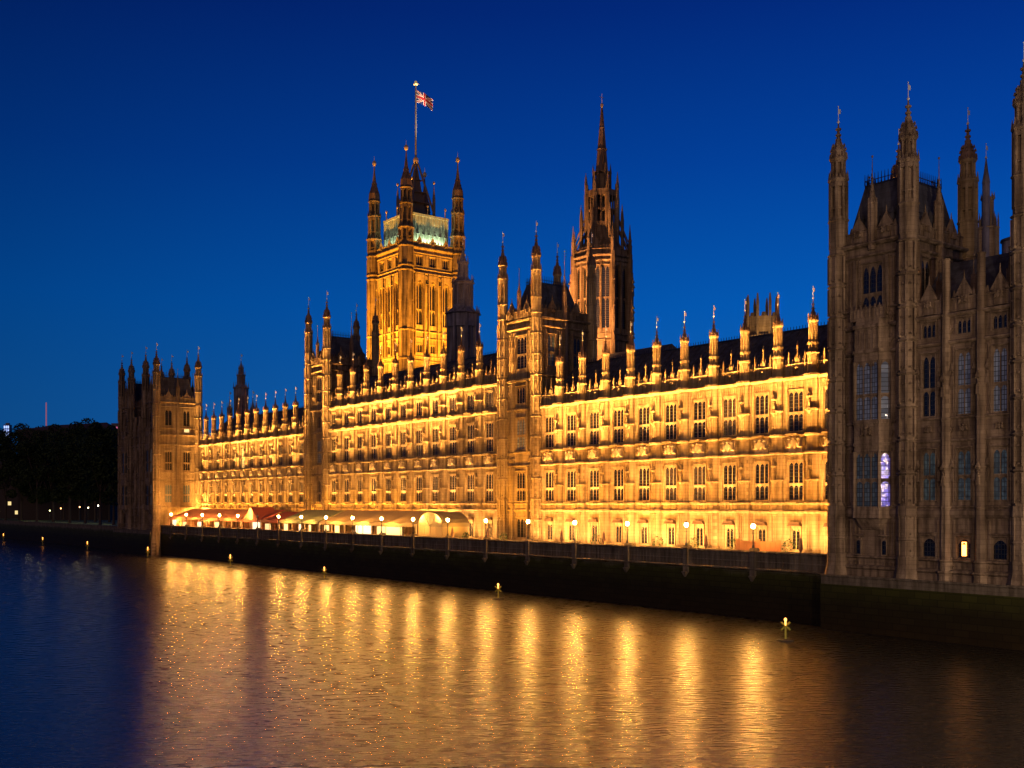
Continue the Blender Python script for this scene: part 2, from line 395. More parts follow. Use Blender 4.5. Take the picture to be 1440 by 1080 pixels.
# ------------------------------------------------------------------ carved details
def arms(b, u, v, z, k=1.0):
    b.poly([(u - .28 * k, z + .35 * k), (u + .28 * k, z + .35 * k), (u + .28 * k, z - .1 * k), (u, z - .45 * k), (u - .28 * k, z - .1 * k)], v, v + .22)
    b.blob(u, v + .12, z + .55 * k, .22 * k, .16, .2 * k, 6, 4)
    for i in (-1, 0, 1): b.frus(u + i * .14 * k, v + .12, z + .6 * k, z + .88 * k, .05, .05, .01, .01)
    for s in (-1, 1):
        b.blob(u + s * .5 * k, v + .12, z + .02 * k, .17 * k, .16, .42 * k, 6, 4)
        b.blob(u + s * .55 * k, v + .16, z + .48 * k, .14 * k, .14, .16 * k, 6, 4)
        b.blob(u + s * .7 * k, v + .1, z - .3 * k, .22 * k, .12, .12 * k, 6, 4)
        b.blob(u + s * .33 * k, v + .14, z + .2 * k, .12 * k, .1, .08 * k, 5, 4)
def statue(b, u, v, z, h=1.1):
    b.frus(u, v, z, z + h * .75, .17, .13, .12, .1); b.blob(u, v, z + h * .62, .19, .14, .2, 6, 4); b.blob(u, v, z + h * .9, .1, .1, .13, 6, 4)
def canopy(b, u, v, z, k=.26):
    b.frus(u, v, z, z + .16, k * .6, k * .6, k, k); b.frus(u, v, z + .16, z + .75, k * .8, k * .8, .03, .03)
def ribs(b, u0, u1, z0, z1, v, step, p=.07, w=.06, caps=True):
    n = max(1, round((u1 - u0) / step))
    for i in range(n + 1):
        u = u0 + (u1 - u0) * i / n; b.box(u - w / 2, u + w / 2, v, v + p, z0, z1)
    if caps:
        for i in range(n):
            a = u0 + (u1 - u0) * i / n + w / 2; c = u0 + (u1 - u0) * (i + 1) / n - w / 2
            b.arch(a, c, z1 - .32, z1 - .08, z1 - .004, v, v + p * .7, 3)
def string(b, u0, u1, z, h, p, v=0.0):      # moulded course: slope, lip, underside
    b.poly_u = None
    n = 3
    b.add([(u0, -v, z), (u0, -(v + p * .55), z), (u0, -(v + p), z + h * .35), (u0, -(v + p), z + h * .7), (u0, -v, z + h),
           (u1, -v, z), (u1, -(v + p * .55), z), (u1, -(v + p), z + h * .35), (u1, -(v + p), z + h * .7), (u1, -v, z + h)],
          [(0, 1, 2, 3, 4), (9, 8, 7, 6, 5), (0, 5, 6, 1), (1, 6, 7, 2), (2, 7, 8, 3), (3, 8, 9, 4), (4, 9, 5, 0)])

# ------------------------------------------------------------------ the long river front: three ranges of bays
ZT = 6.2           # terrace floor
RW = random.Random(11)
def bay_columns(n, bw, w, tall):
    zs = [(ZT + .9, 9.5), (12.75, 17.25), (20.65, 25.4)]
    if tall: zs.append((27.7, 30.3))
    return [((i + .5) * bw, w, zs) for i in range(n)]
def range_building(label, s0, s1, n, tall, skip_last=False, lit=()):
    L = s1 - s0; bw = L / n; up = 4.45 if tall else 0.0
    t = thing('parliament_range', label, 'palace wing', (FQ, s1, 0), 0)
    W_ = 2.12
    b = MB()
    # wall: ground windows narrower, so the ground storey is its own course of masonry
    wall_cols(b, 0, L, ZT - .2, 11.0, [((i + .5) * bw, 1.15, [(7.0, 9.5)]) for i in range(n)])
    zs = [(12.75, 17.25), (20.65, 25.4)] + ([(27.7, 30.3)] if tall else [])
    zt = 26.6 + up
    wall_cols(b, 0, L, 11.0, zt, [((i + .5) * bw, W_, zs) for i in range(n)])
    for z, h, p in ((7.0 - .55, .35, .16), (11.25, .42, .3), (12.3, .3, .22), (18.05, .34, .42), (20.1, .34, .40), (26.62, .5, .45)) + (((31.0, .55, .45),) if tall else ()):
        string(b, 0, L, z, h, p)
    for i in range(n):
        c = (i + .5) * bw; e = W_ / 2
        # hood over ground window
        b.box(c - .85, c - .74, 0, .14, 7.0, 9.8); b.box(c + .74, c + .85, 0, .14, 7.0, 9.8)
        # frieze between the first two courses
        ribs(b, c - 1.5, c + 1.5, 11.7, 12.28, 0, .5, .06, .05, False)
        # window surrounds, hood moulds, tracery panels over the window heads
        for (za, zb) in zs:
            b.box(c - e - .14, c - e - .002, 0, .13, za - .1, zb + .1); b.box(c + e + .002, c + e + .14, 0, .13, za - .1, zb + .1)
            b.box(c - e - .14, c + e + .14, 0, .08, zb + .1, zb + .2)
            for sg in (-1, 1):
                ribs(b, *(sorted((c + sg * (e + .2), c + sg * (e + .46)))), za + .1, zb - .1, 0, .26, .06, .05)
        ribs(b, c - e, c + e, 17.45, 18.03, 0, .32, .08, .05)
        ribs(b, c - e, c + e, 25.68, 26.55, 0, .32, .09, .06)
        if tall: ribs(b, c - e, c + e, 30.5, 30.98, 0, .32, .07, .05)
        # carved band
        b.box(c - 1.05, c - .97, 0, .14, 18.4, 20.1); b.box(c + .97, c + 1.05, 0, .14, 18.4, 20.1)
        for sg in (-1, 1):
            b.box(c + sg * 1.34 - .2, c + sg * 1.34 + .2, 0, .12, 18.62, 19.9); b.blob(c + sg * 1.34, .14, 19.3, .15, .12, .34 + .1 * random.random(), 6, 4)
            for z0, z1 in ((12.65, 18.0), (20.45, 26.6)) + (((27.2, 31.0),) if tall else ()): b.prism(c + sg * 1.62, .0, z0, z1, .13, .13, 6)
        for z_ in (12.55, 20.4) + ((27.1,) if tall else ()): b.box(c - .75, c + .75, .5, .95, z_ - .12, z_ + .06)     # ledge shelf that carries the floodlight
    # buttresses, one per bay line, canted front, with niches
    for i in range(0, n + 1):
        if i == 0 or (i == n): continue
        c = i * bw
        for z0, z1, hw, pr in ((ZT, 7.1, .96, .86), (7.1, 12.6, .80, .72), (12.6, 20.4, .76, .64), (20.4, 27.3 + up, .72, .58)):
            pts = [(c - hw, 0), (c - hw * .94, pr * .55), (c - hw * .5, pr), (c + hw * .5, pr), (c + hw * .94, pr * .55), (c + hw, 0)]
            k = len(pts)
            b.add([(p[0], -p[1], z0) for p in pts] + [(p[0], -p[1], z1) for p in pts],
                  [tuple(range(k))[::-1], tuple(range(k, 2 * k))] + [(j, (j + 1) % k, k + (j + 1) % k, k + j) for j in range(k)])
        for z, h, p in ((11.25, .42, .22), (12.3, .3, .2), (18.05, .34, .2), (20.1, .34, .2), (26.62, .5, .3), (15.0, .22, .1), (23.0, .22, .1)) + (((31.0, .55, .3), (28.9, .2, .1)) if tall else ()):
            b.prism(c, .12, z, z + h * .5, .86, .86 + p, 8); b.prism(c, .12, z + h * .5, z + h, .86 + p, .86 + p * .8, 8)
        for z0, z1, v in ((12.7, 14.9, .62), (15.3, 17.9, .62), (20.5, 22.9, .56), (23.3, 26.4, .56), (7.3, 11.1, .72)) + (((27.4, 30.9, .66),) if tall else ()):
            for sg in (-1, 0, 1): b.box(c + sg * .32 - .035, c + sg * .32 + .035, v, v + .08, z0, z1)
            for sg in (-.16, .16): b.arch(c + sg - .125, c + sg + .125, z1 - .4, z1 - .1, z1 - .01, v, v + .06, 3)
        for z in (12.75, 20.55):
            statue(b, c - .02, .78, z + 2.5, 1.0 + .35 * random.random()); canopy(b, c - .02, .8, z + 3.85, .22 + .08 * random.random()); b.frus(c - .02, .8, z + 2.0, z + 2.4, .05, .05, .26, .22)
    b.build('wall', STONE, t, (0, 0, 0), EAST)
    # parapet: pierced wall with crest
    p = MB(); zp = 27.12 + up
    p.box(0, L, -.5, -.25, zp, zp + 1.35); p.box(0, L, -.25, .0, zp - .1, zp + .02)
    string(p, 0, L, zp + 1.3, .2, .12, -.25)
    for i in range(n):
        c = (i + .5) * bw
        ribs(p, c - bw / 2 + .8, c + bw / 2 - .8, zp + .1, zp + 1.2, -.25, .36, .1, .06)
        k = int((bw - 1.4) / .5)
        for j in range(k + 1):
            u = c - (bw - 1.6) / 2 + (bw - 1.6) * j / k
            if abs(u - c) > .4: p.frus(u, -.37, zp + 1.5, zp + 1.95, .13, .1, .05, .05)
        for sg in (-1, 1):
            p.prism(c + sg * 1.15, -.2, zp + .1, zp + 2.1, .13, .13, 4, PI / 4); p.prism(c + sg * 1.15, -.2, zp + 2.1, zp + 2.9, .16, .02, 4, PI / 4)
    p.build('parapet', STONE, t, (0, 0, 0), EAST)
    # gablets over each bay, lit from below
    g = CACHE.get('gablet')
    if not g:
        g = MB(); g.box(-.34, .34, -.2, .08, 0, 1.9); g.poly([(-.44, 1.9), (.44, 1.9), (0, 2.5)], -.22, .1)
        for sg in (-1, 1): g.prism(sg * .4, 0, 1.2, 2.2, .08, .08, 4); g.prism(sg * .4, 0, 2.2, 2.6, .1, .02, 4)
        g.prism(0, 0, 2.4, 3.9, .1, .07, 6); g.blob(0, 0, 3.9, .15, .15, .2, 6, 4); g.prism(0, 0, 4.0, 4.4, .04, .02, 5)
        arms(g, 0, .08, .9, .42)
        g = CACHE['gablet'] = g.mesh('gablet', STONE)
    ca = CACHE.get('arms')
    if not ca:
        ca = MB(); ca.box(-.95, .95, 0, .04, -.8, .8); arms(ca, 0, .04, 0, 1.15); ca.v = [(x, y * 1.9, z) for x, y, z in ca.v]
        ca.box(-.9, .9, .04, .16, -.95, -.7)
        ca = CACHE['arms'] = ca.mesh('coat_of_arms', PALEST)
    for i in range(n):
        c = (i + .5) * bw
        put('gablet', g, t, on_wall(None, 0, 0, EAST, c, -.3, zp), EAST, (.8, 1, .92))
        put('coat_of_arms', ca, t, on_wall(None, 0, 0, EAST, c, .0, 19.28), EAST)
        window(t, on_wall(None, 0, 0, EAST, c, 0, 7.0), EAST, 1.15, 2.5, None, 2, STONE)
        lt = CACHE.get('lintel')
        if not lt:
            lt = MB(); lt.box(-.86, .86, 0, .5, 0, .1); lt.poly([(-.86, .1), (.86, .1), (.7, .42), (-.7, .42)], 0, .42); lt = CACHE['lintel'] = lt.mesh('lintel', simple('sooty_lead_hood', (.10, .05, .025), .8))
        put('lintel', lt, t, on_wall(None, 0, 0, EAST, c, 0, 9.82), EAST)
        for k, (z0, h, tr) in enumerate(((12.75, 4.5, 1.95), (20.65, 4.75, 2.25)) + (((27.7, 2.6, None),) if tall else ())):
            pane = None; lb = None
            if (i, k) in lit: pane = GL_WARM; lb = 'window with a warm lamp lit behind it'
            elif RW.random() < .14: pane = GL_ROOM
            window(t, on_wall(None, 0, 0, EAST, c, 0, z0), EAST, W_, h, tr, 3, STONE, pane, .34, lb)
        if i: bay_turret(t, on_wall(None, 0, 0, EAST, i * bw, .1, 29.5 + up), .9)
    # roof: steep iron roof with ridge, hidden gutter
    r = MB(); zr = 27.3 + up; rz_ = 33.7 + up - (.4 if tall else 0)
    r.add([(0, .9, zr), (L, .9, zr), (L, 7.4, rz_), (0, 7.4, rz_), (0, 14, zr), (L, 14, zr)], [(0, 1, 2, 3), (3, 2, 5, 4), (0, 3, 4), (1, 5, 2), (0, 4, 5, 1)])
    ru = 0.6
    while ru < L:                         # standing ribs of the iron plates
        r.add([(ru, .9, zr + .1), (ru + .1, .9, zr + .1), (ru + .1, 7.4, rz_ + .1), (ru, 7.4, rz_ + .1), (ru, .9, zr - .1), (ru + .1, .9, zr - .1), (ru + .1, 7.4, rz_ - .1), (ru, 7.4, rz_ - .1)],
              [(0, 1, 2, 3), (4, 0, 3, 7), (5, 6, 2, 1), (0, 4, 5, 1)]); ru += 1.25
    ro = r.build('roof', IRONR, t, (0, 0, 0), EAST)
    rc = MB(); rc.box(0, L, -7.5, -7.3, rz_, rz_ + .22)
    x = .3
    while x < L: rc.box(x - .03, x + .03, -7.43, -7.37, rz_ + .2, rz_ + .6); x += .45
    rc.build('ridge_cresting', IRON, ro)
    bk = MB(); bk.box(0, L, -14.4, -13.9, 6, zr + .3); bk.build('rear_wall', DSTONE, t, (0, 0, 0), EAST)
    # rooftop dormer ventilators between bays
    for i in range(n):
        c = (i + .5) * bw
        d = MB(); d.box(-.25, .25, -.5, .5, 0, .9); d.poly([(-.33, .9), (.33, .9), (0, 1.4)], -.5, .55); d.prism(0, .4, 1.3, 1.9, .04, .02, 5)
        put('dormer', CACHE.setdefault('dorm', d.mesh('dormer', IRONR)), t, on_wall(None, 0, 0, EAST, c, -3.2, zr + 2.1), EAST)
    return t
range_building('floodlit three storey gold wing between the dark near pavilion and the first river tower', 64.9, 124.0, 12, False, lit=())
range_building('floodlit middle block with one more storey, between the two river towers', 133.9, 190.7, 11, True, lit=())
range_building('far floodlit gold stone wing between the second river tower and the far pavilion', 199.9, 258.6, 12, False, lit=((5, 1),))

# ------------------------------------------------------------------ generic faces for towers
def face(b, L, z0, z1, cols, strings, v=0.0, rib=.55, t=.5):
    wall_cols(b, -L / 2, L / 2, z0, z1, cols, t, v)
    for z, h, p in strings: string(b, -L / 2, L / 2, z, h, p, v)
    zz = sorted([z0] + [s[0] for s in strings if z0 < s[0] < z1] + [z1])
    edges = [-L / 2 + .15]
    for uc, w, zs in cols:
        b_ = uc - w / 2 - .12; edges += [b_, uc + w / 2 + .12]
        for za, zb in zs:
            b.box(uc - w / 2 - .12, uc - w / 2 - .002, v, v + .12, za, zb + .1); b.box(uc + w / 2 + .002, uc + w / 2 + .12, v, v + .12, za, zb + .1)
            string(b, uc - w / 2 - .14, uc + w / 2 + .14, zb + .12, .2, .2, v)
    edges.append(L / 2 - .15)
    for a, c in zip(edges[::2], edges[1::2]):
        if c - a < .5: continue
        for lo, hi in zip(zz[:-1], zz[1:]):
            lo2 = lo + .5; hi2 = hi - .12
            if 1.2 < hi - lo < 3.2:
                nd = max(1, int((c - a) / .9)); mz = (lo + .35 + hi) / 2
                for j in range(nd):
                    u = a + (c - a) * (j + .5) / nd; b.poly([(u - .3, mz), (u, mz - .42), (u + .3, mz), (u, mz + .42)], v, v + .16); b.blob(u, v + .16, mz, .12, .1, .16, 6, 4)
                continue
            if hi2 - lo2 > .8:
                m = [lo2]
                while hi2 - m[-1] > 3.6: m.append(m[-1] + 2.6)
                m.append(hi2)
                for p, q in zip(m[:-1], m[1:]): ribs(b, a + .12, c - .12, p, q - .1, v, rib, .15, .09)
def crest_parapet(b, L, z, h=1.3, v=-.05, step=.62, gable=(0,)):
    b.box(-L / 2, L / 2, v - .25, v, z, z + h * .75)
    string(b, -L / 2, L / 2, z + h * .72, .16, .1, v)
    ribs(b, -L / 2 + .3, L / 2 - .3, z + .08, z + h * .7, v, .4, .06, .05)
    n = int(L / step)
    for i in range(n + 1):
        u = -L / 2 + L * i / n; b.frus(u, v - .12, z + h * .85, z + h * 1.25, .16, .1, .04, .04)
    for g in gable:
        b.box(g - .5, g + .5, v, v + .12, z, z + h); b.poly([(g - .85, z + h * .9), (g + .85, z + h * .9), (g, z + h * 1.9)], v - .2, v + .1)
        b.prism(g, v - .05, z + h * 1.8, z + h * 2.4, .1, .03, 6); arms(b, g, v + .12, z + h * .55, .55)
def steep_roof(parent, a, d, z0, z1, inset, m=None, crest=True):
    r = MB(); r.frus(0, 0, z0, z1, a, d, a - inset, d - inset)
    for sg in (-1, 1):
        for j in range(-1, 2):       # lucarnes
            z = z0 + (z1 - z0) * .3; k = inset * .3
            r.frus(sg * (a - k), j * d * .5, z, z + .9, .35, .22, .3, .22); r.frus(sg * (a - k), j * d * .5, z + .9, z + 1.5, .4, .3, .05, .03)
            r.frus(j * a * .5, sg * (d - k), z, z + .9, .22, .35, .22, .3); r.frus(j * a * .5, sg * (d - k), z + .9, z + 1.5, .3, .4, .03, .05)
    ro = r.build('roof', m or IRONR, parent)
    if crest:
        c = MB(); A = a - inset; D = d - inset
        for sg in (-1, 1):
            c.box(-A, A, sg * D - .03, sg * D + .03, z1, z1 + .18); c.box(sg * A - .03, sg * A + .03, -D, D, z1 + .002, z1 + .182)
            c.box(-A, A, sg * D - .02, sg * D + .02, z1 + .55, z1 + .62); c.box(sg * A - .02, sg * A + .02, -D, D, z1 + .552, z1 + .622)
            n = max(3, int(2 * A / .35))
            for i in range(n + 1):
                u = -A + 2 * A * i / n; c.frus(u, sg * D, z1 + .18, z1 + 1.25, .05, .04, .015, .015)
            n = max(3, int(2 * D / .35))
            for i in range(n + 1):
                u = -D + 2 * D * i / n; c.frus(sg * A, u, z1 + .18, z1 + 1.25, .04, .05, .015, .015)
        c.build('roof_cresting', IRON, ro)
    return ro
def mid_pinnacle(parent, x, y, z0, h, m, r=.3):
    b = MB(); b.prism(0, 0, 0, h * .5, r, r, 8)
    for i in range(8):
        t = PI / 8 + i * PI / 4; b.prism(r * math.cos(t), r * math.sin(t), .2, h * .5, .06, .06, 4, t)
    ledge(b, h * .5, r, .24); crown(b, h * .5, r, .5); spire_profile(b, h * .5 + .05, h * .36, r * .85, crockets=4)
    b.prism(0, 0, h * .84, h, .05, .02, 5); b.blob(0, 0, h, .1, .1, .14, 6, 4)
    return b.build('pinnacle', m, parent, (x, y, z0))

# ------------------------------------------------------------------ river towers (square, corner turrets)
def river_tower(label, s0, s1, q0, q1, lit_n=None):
    cx, cy = (q0 + q1) / 2, (s0 + s1) / 2; hs, hq = (s1 - s0) / 2, (q1 - q0) / 2
    t = thing('river_tower', label, 'tower', (cx, cy, 0))
    Le = 2 * hs - 1.2; Ln = 2 * hq - 1.2
    st = ((11.25, .42, .3), (12.3, .3, .22), (18.05, .34, .28), (20.1, .34, .28), (26.62, .5, .3), (31.0, .55, .45), (39.0, .4, .4), (40.2, .5, .5))
    # east face with a shallow bay of windows, stone lit only low down
    e = MB(); face(e, Le, ZT, 40.4, [(0, 2.6, [(7.2, 10.2), (12.75, 17.25), (20.65, 25.4), (27.7, 30.3), (33.0, 38.0)])], st)
    for z in (34.0, 19.0): arms(e, -2.2, 0, z, .6); arms(e, 2.2, 0, z, .6)
    for sg in (-1, 1):                      # deep pier beside the window bay
        for z0, z1 in ((ZT, 12.3), (12.6, 18), (20.4, 26.6), (27.2, 31)): e.box(sg * 1.85 - .22, sg * 1.85 + .22, 0, .55, z0, z1)
    e.build('wall', STONE, t, (-hq + .5, 0, 0), EAST)
    for z0, h, tr, nl in ((7.2, 3.0, None, 3), (12.75, 4.5, 1.95, 4), (20.65, 4.75, 2.25, 4), (27.7, 2.6, None, 4), (33.0, 5.0, 2.3, 3)):
        window(t, (-hq + .5, 0, z0), EAST, 2.6, h, tr, nl, STONE, GLASSP if z0 == 20.65 else None, .5)
    n = MB(); cols = [(-Ln * .26, 1.5, [(33.2, 38.0)]), (Ln * .26, 1.5, [(33.2, 38.0)])]
    face(n, Ln, ZT, 40.4, cols, [(31.6, .4, .3), (39.0, .4, .4), (40.2, .5, .5)])
    n.box(-.25, .25, 0, .5, 28, 40)
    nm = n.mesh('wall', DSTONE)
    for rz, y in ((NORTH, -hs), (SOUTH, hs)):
        put('wall', nm, t, (0, y, 0), rz)
        for sg in (-1, 1):
            pane = GLASSC if sg < 0 else None
            window(t, on_wall(None, 0, y, rz, sg * Ln * .26, 0, 33.2), rz, 1.5, 4.8, 2.2, 2, DSTONE, pane, .6)
    if lit_n:
        l = MB(); l.box(-.28, .28, -.24, -.2, 1.0, 2.4); l.build('lit_pane', GL_YEL, t, (Ln * .26 + .3, -hs, 33.4), NORTH)
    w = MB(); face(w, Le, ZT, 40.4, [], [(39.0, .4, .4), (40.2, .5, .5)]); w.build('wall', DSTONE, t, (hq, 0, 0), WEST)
    pe = MB(); crest_parapet(pe, Le, 40.72, 1.4, 0.0, gable=(-1.9, 1.9)); pe.build('parapet', DSTONE, t, (-hq, 0, 0), EAST)
    pn = MB(); crest_parapet(pn, Ln, 40.72, 1.4, 0.0, gable=(-2.4, 2.4)); pm = pn.mesh('parapet', DSTONE)
    put('parapet', pm, t, (0, -hs, 0), NORTH); put('parapet', pm, t, (0, hs, 0), SOUTH)
    pw = MB(); crest_parapet(pw, Le, 40.72, 1.4, 0.0, gable=()); pw.build('parapet', DSTONE, t, (hq, 0, 0), WEST)
    for sx_, sy_ in ((-1, -1), (-1, 1), (1, -1), (1, 1)):
        corner_turret(t, sx_ * hq, sy_ * hs, ZT, 40.6, 'lit', .82 if sx_ < 0 else .8)
    steep_roof(t, hq - .9, hs - .9, 40.4, 46.2, 1.7)
    mid_pinnacle(t, -hq, 0, 40.7, 7.6, SSTONE); mid_pinnacle(t, 0, -hs, 38.5, 12.5, SSTONE, .36); mid_pinnacle(t, 0, hs, 40.7, 7.6, SSTONE)
    return t
river_tower('square river tower with lit corner turrets between the near wing and the taller middle block', 124.2, 132.5, FQ - .4, 111.5, True)
river_tower('farther square river tower with turrets, left of the great flag tower, dark roof behind', 190.4, 198.3, FQ - .4, 111.5)

# ------------------------------------------------------------------ pavilions at both ends
PQ = 90.2
def oriel(parent, x, y, rz, m, panes):
    o = MB(); hw, hb, pr = 1.35, 2.15, .95
    def ring(z0, z1, k=0.0, j=None):
        j = k if j is None else j
        A = [(-hb - k, 0), (-hw - k * .6, pr + k), (hw + k * .6, pr + k), (hb + k, 0)]; B = [(-hb - j, 0), (-hw - j * .6, pr + j), (hw + j * .6, pr + j), (hb + j, 0)]
        o.add([(p[0], -p[1], z0) for p in A] + [(p[0], -p[1], z1) for p in B], [(3, 2, 1, 0), (4, 5, 6, 7)] + [(i, (i + 1) % 4, 4 + (i + 1) % 4, 4 + i) for i in range(4)])
    ring(9.9, 11.0, -.75, -.1); ring(11.0, 12.0, .12, .05); ring(17.35, 17.9); ring(17.9, 18.2, .1); ring(18.2, 20.0, .0); ring(20.0, 20.3, .12)
    ring(26.0, 26.8, 0); ring(26.8, 27.1, .15); ring(27.1, 29.2, -.02); ring(29.2, 29.5, .14); ring(29.5, 30.3, -.1, -.2)
    # corner posts of the two glazed storeys and a dark core wall behind the glass
    for z0, z1 in ((12.0, 17.35), (20.3, 26.0)):
        for p in ((-hb, .05), (-hw, pr - .05), (hw, pr - .05), (hb, .05)): o.prism(p[0], p[1], z0, z1, .17, .17, 6)
        ribs(o, -hw + .2, hw - .2, z1 - .5, z1 - .02, pr - .1, .5, .08, .06)
    arms(o, 0, pr, 19.15, .8); ribs(o, -hw + .1, hw - .1, 27.2, 29.1, pr - .02, .5)
    ob = o.build('oriel', m, parent, (x, y, 0), rz)
    ang = math.atan2(pr, hb - hw); sl = math.hypot(pr, hb - hw)
    for (z0, h, tr), ps in zip(((12.0, 5.3, 2.7), (20.3, 5.7, 2.5)), panes):
        window(parent, on_wall(None, x, y, rz, 0, pr, z0), rz, 2 * hw - .2, h, tr, 3, m, ps[0], .5)
        c, s = math.cos(rz), math.sin(rz)
        for sg, pn in ((1, ps[1]), (-1, ps[2])):
            window(parent, on_wall(None, x, y, rz, sg * (hw + hb) / 2, pr / 2, z0), rz + sg * ang, sl - .25, h, tr, 1, m, pn, .5)
def pavilion(label, s_top, near):
    # s_top: southing of the corner that is nearer to the camera (the north corner)
    t = thing('end_pavilion', label, 'palace pavilion', (PQ, s_top, 0))
    LT, LR, D = 7.65, 10.9, 10.5
    base = -1.0
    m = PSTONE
    st = [(7.1, .3, .25), (11.1, .9, .3), (12.0, .22, .16), (17.95, .3, .22), (20.0, .3, .22), (26.75, .4, .32), (29.2, .45, .4)]
    stt = st + [(31.0, .25, .2), (36.2, .3, .3), (37.2, .5, .5)]
    tops = [0, LT + LR]
    for k, off in enumerate(tops):
        yc = off + LT / 2
        L = LT - 1.5
        b = MB(); cols = [(0, 2.3, [(31.3, 35.4)])]
        face(b, L, base, 37.4, cols, stt)
        b.box(-L / 2, L / 2, 0, .35, base, 6.0); string(b, -L / 2, L / 2, 6.0, .5, .45)
        for u in (-1.4, 1.4): 
            string(b, u - .6, u + .6, 9.2, .28, .22); b.box(u - .34, u + .34, -.02, .01, 7.5, 9.0)
        for u in (-1.75, 1.75): b.box(u - .16, u + .16, 0, .3, 30.4, 36.0)
        # balcony under the tower window
        b.box(-1.9, 1.9, 0, .8, 30.0, 30.25); b.box(-1.9, 1.9, .68, .8, 30.25, 31.1); ribs(b, -1.85, 1.85, 30.3, 31.05, .8, .4, .06, .06)
        for i in range(8): b.frus(-1.8 + i * 3.6 / 7, .74, 31.1, 31.5, .1, .06, .03, .03)
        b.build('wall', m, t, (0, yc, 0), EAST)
        window(t, on_wall(None, 0, yc, EAST, 0, 0, 31.3), EAST, 2.3, 4.1, 1.3, 3, m, GLASS, 1.0)
        for u in (-1.4, 1.4):
            window(t, on_wall(None, 0, yc, EAST, u, .3, 7.4), EAST, .62, 1.6, None, 1, m, GLASS, .2)
        if near and k == 1: panes = ((GLASSC, GL_VIOLET, GLASS), (GLASSP, GLASSP, GLASS))
        else: panes = ((GL_DIM, GLASSC, GLASS), (GLASSC, GLASSP, GLASS)) if near else ((GLASS, GLASS, GLASS), (GLASS, GLASS, GLASS))
        oriel(t, 0, yc, EAST, m, panes)
        # side faces (north and south) of each tower
        for rz, y in ((NORTH, off), (SOUTH, off + LT)):
            lit_side = (not near and rz == NORTH and k == 0)
            mm = STONE if (lit_side or (near and rz == SOUTH and k == 1)) else m  # floodlit faces get the lighter limestone, the rest the darkened copy
            Ls = D - 1.4; cw = [(-Ls * .25, 1.7, [(32.6, 36.0) if False else (31.6, 35.6)]), (Ls * .25, 1.7, [(31.6, 35.6)])]
            low = [(12.75, 17.25), (20.65, 25.4)]
            inner = (k == 0 and rz == SOUTH) or (k == 1 and rz == NORTH)
            cw = [(c[0], c[1], (low if not inner else []) + c[2]) for c in cw]
            b = MB(); face(b, Ls, base if not inner else 20, 37.4, cw, stt if not inner else stt[-3:])
            b.box(-.3, .3, 0, .45, base if not inner else 20, 37.0)
            ribs(b, -.22, .22, 31.4, 36.0, .45, .22)
            if not inner:
                for u in (-Ls * .25, Ls * .25): arms(b, u, 0, 19.1, .9)
            b.build('wall', mm, t, (D / 2, y, 0), rz)
            for ci, (u, w, zs) in enumerate(cw):
                for za, zb in zs:
                    pane = None; lb = None
                    if near and k == 1 and rz == NORTH and ci == 0: pane = GL_ORANGE; lb = 'small window glowing orange'
                    if pane: 
                        window(t, on_wall(None, D / 2, y, rz, u, 0, za), rz, w, zb - za, None, 2, mm, GLASS, .8)
                        lp = MB(); lp.box(-.22, .22, .02, .06, 0, 1.5); lp.arch(-.22, .22, 1.5, 1.8, 1.9, .02, .05)
                        lq = lp.build('lit_pane', GL_ORANGE, t, on_wall(None, D / 2, y, rz, -Ls / 2 + .75, 0, 32.6), rz)
                        continue
                    tall = (zb - za) > 4.2
                    if lit_side and za < 18: pane = GLASSC
                    window(t, on_wall(None, D / 2, y, rz, u, 0, za), rz, w, zb - za, 2.0 if tall else None, 2 if not tall else 3, mm, pane, .8 if not tall else .4)
            if lit_side:
                l = MB(); l.box(-.62, .62, .03, .07, 0, 1.0); l.build('lit_pane', GL_YEL, t, on_wall(None, D / 2, y, rz, Ls * .25, 0, 30.2), rz)
            p = MB(); crest_parapet(p, Ls, 37.72, 1.3, 0.0, gable=(-Ls * .25, Ls * .25)); p.build('parapet', mm, t, (D / 2, y, 0), rz)
            mid_pinnacle(t, D / 2, y, 36.5, 9.2, m, .42)
        p = MB(); crest_parapet(p, L, 37.72, 1.3, 0.0, gable=(-1.5, 1.5)); p.build('parapet', m, t, (0, yc, 0), EAST)
        w = MB(); face(w, L, base, 37.4, [], stt[-3:]); w.build('wall', DSTONE, t, (D, yc, 0), WEST)
        p = MB(); crest_parapet(p, L, 37.72, 1.3, 0.0, gable=()); p.build('parapet', m, t, (D, yc, 0), WEST)
        mid_pinnacle(t, 0, yc, 36.8, 9.0, m, .42); mid_pinnacle(t, D, yc, 37.7, 7.6, m, .36)
        for xx in (0, D):
            for yy in (off, off + LT):
                lit = (not near and yy == 0) or (near and xx == D and k == 1)
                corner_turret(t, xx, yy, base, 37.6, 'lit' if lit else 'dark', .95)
                if xx == 0:
                    f = MB(); f.lathe(0, 0, [(base, 1.5), (5.0, 1.45), (5.7, 1.3), (6.6, 1.12), (7.4, 1.12), (7.5, 1.02), (11.1, 1.02), (11.3, 1.14), (12.1, 1.08)])
                    f.build('turret_foot', m, t, (xx, yy, 0))
        o = put('roof_frame', None, None)   # small helper parent keeps roof and cresting together
        COL.objects.unlink(o); bpy.data.objects.remove(o)
        rr = steep_roof(t, D / 2 - .5, LT / 2 - .5, 37.4, 43.6, 1.3); rr.location = (D / 2, yc, 0)
    # range between the towers: three bays
    bw = LR / 3 if False else 3.42
    y0 = LT
    cs = [LT + 2.05 + 0, LT + 2.05 + 3.42, LT + 2.05 + 6.84]
    cs = [LT + LR - 2.1, LT + LR - 5.5, LT + LR - 8.8]
    b = MB(); yc = LT + LR / 2
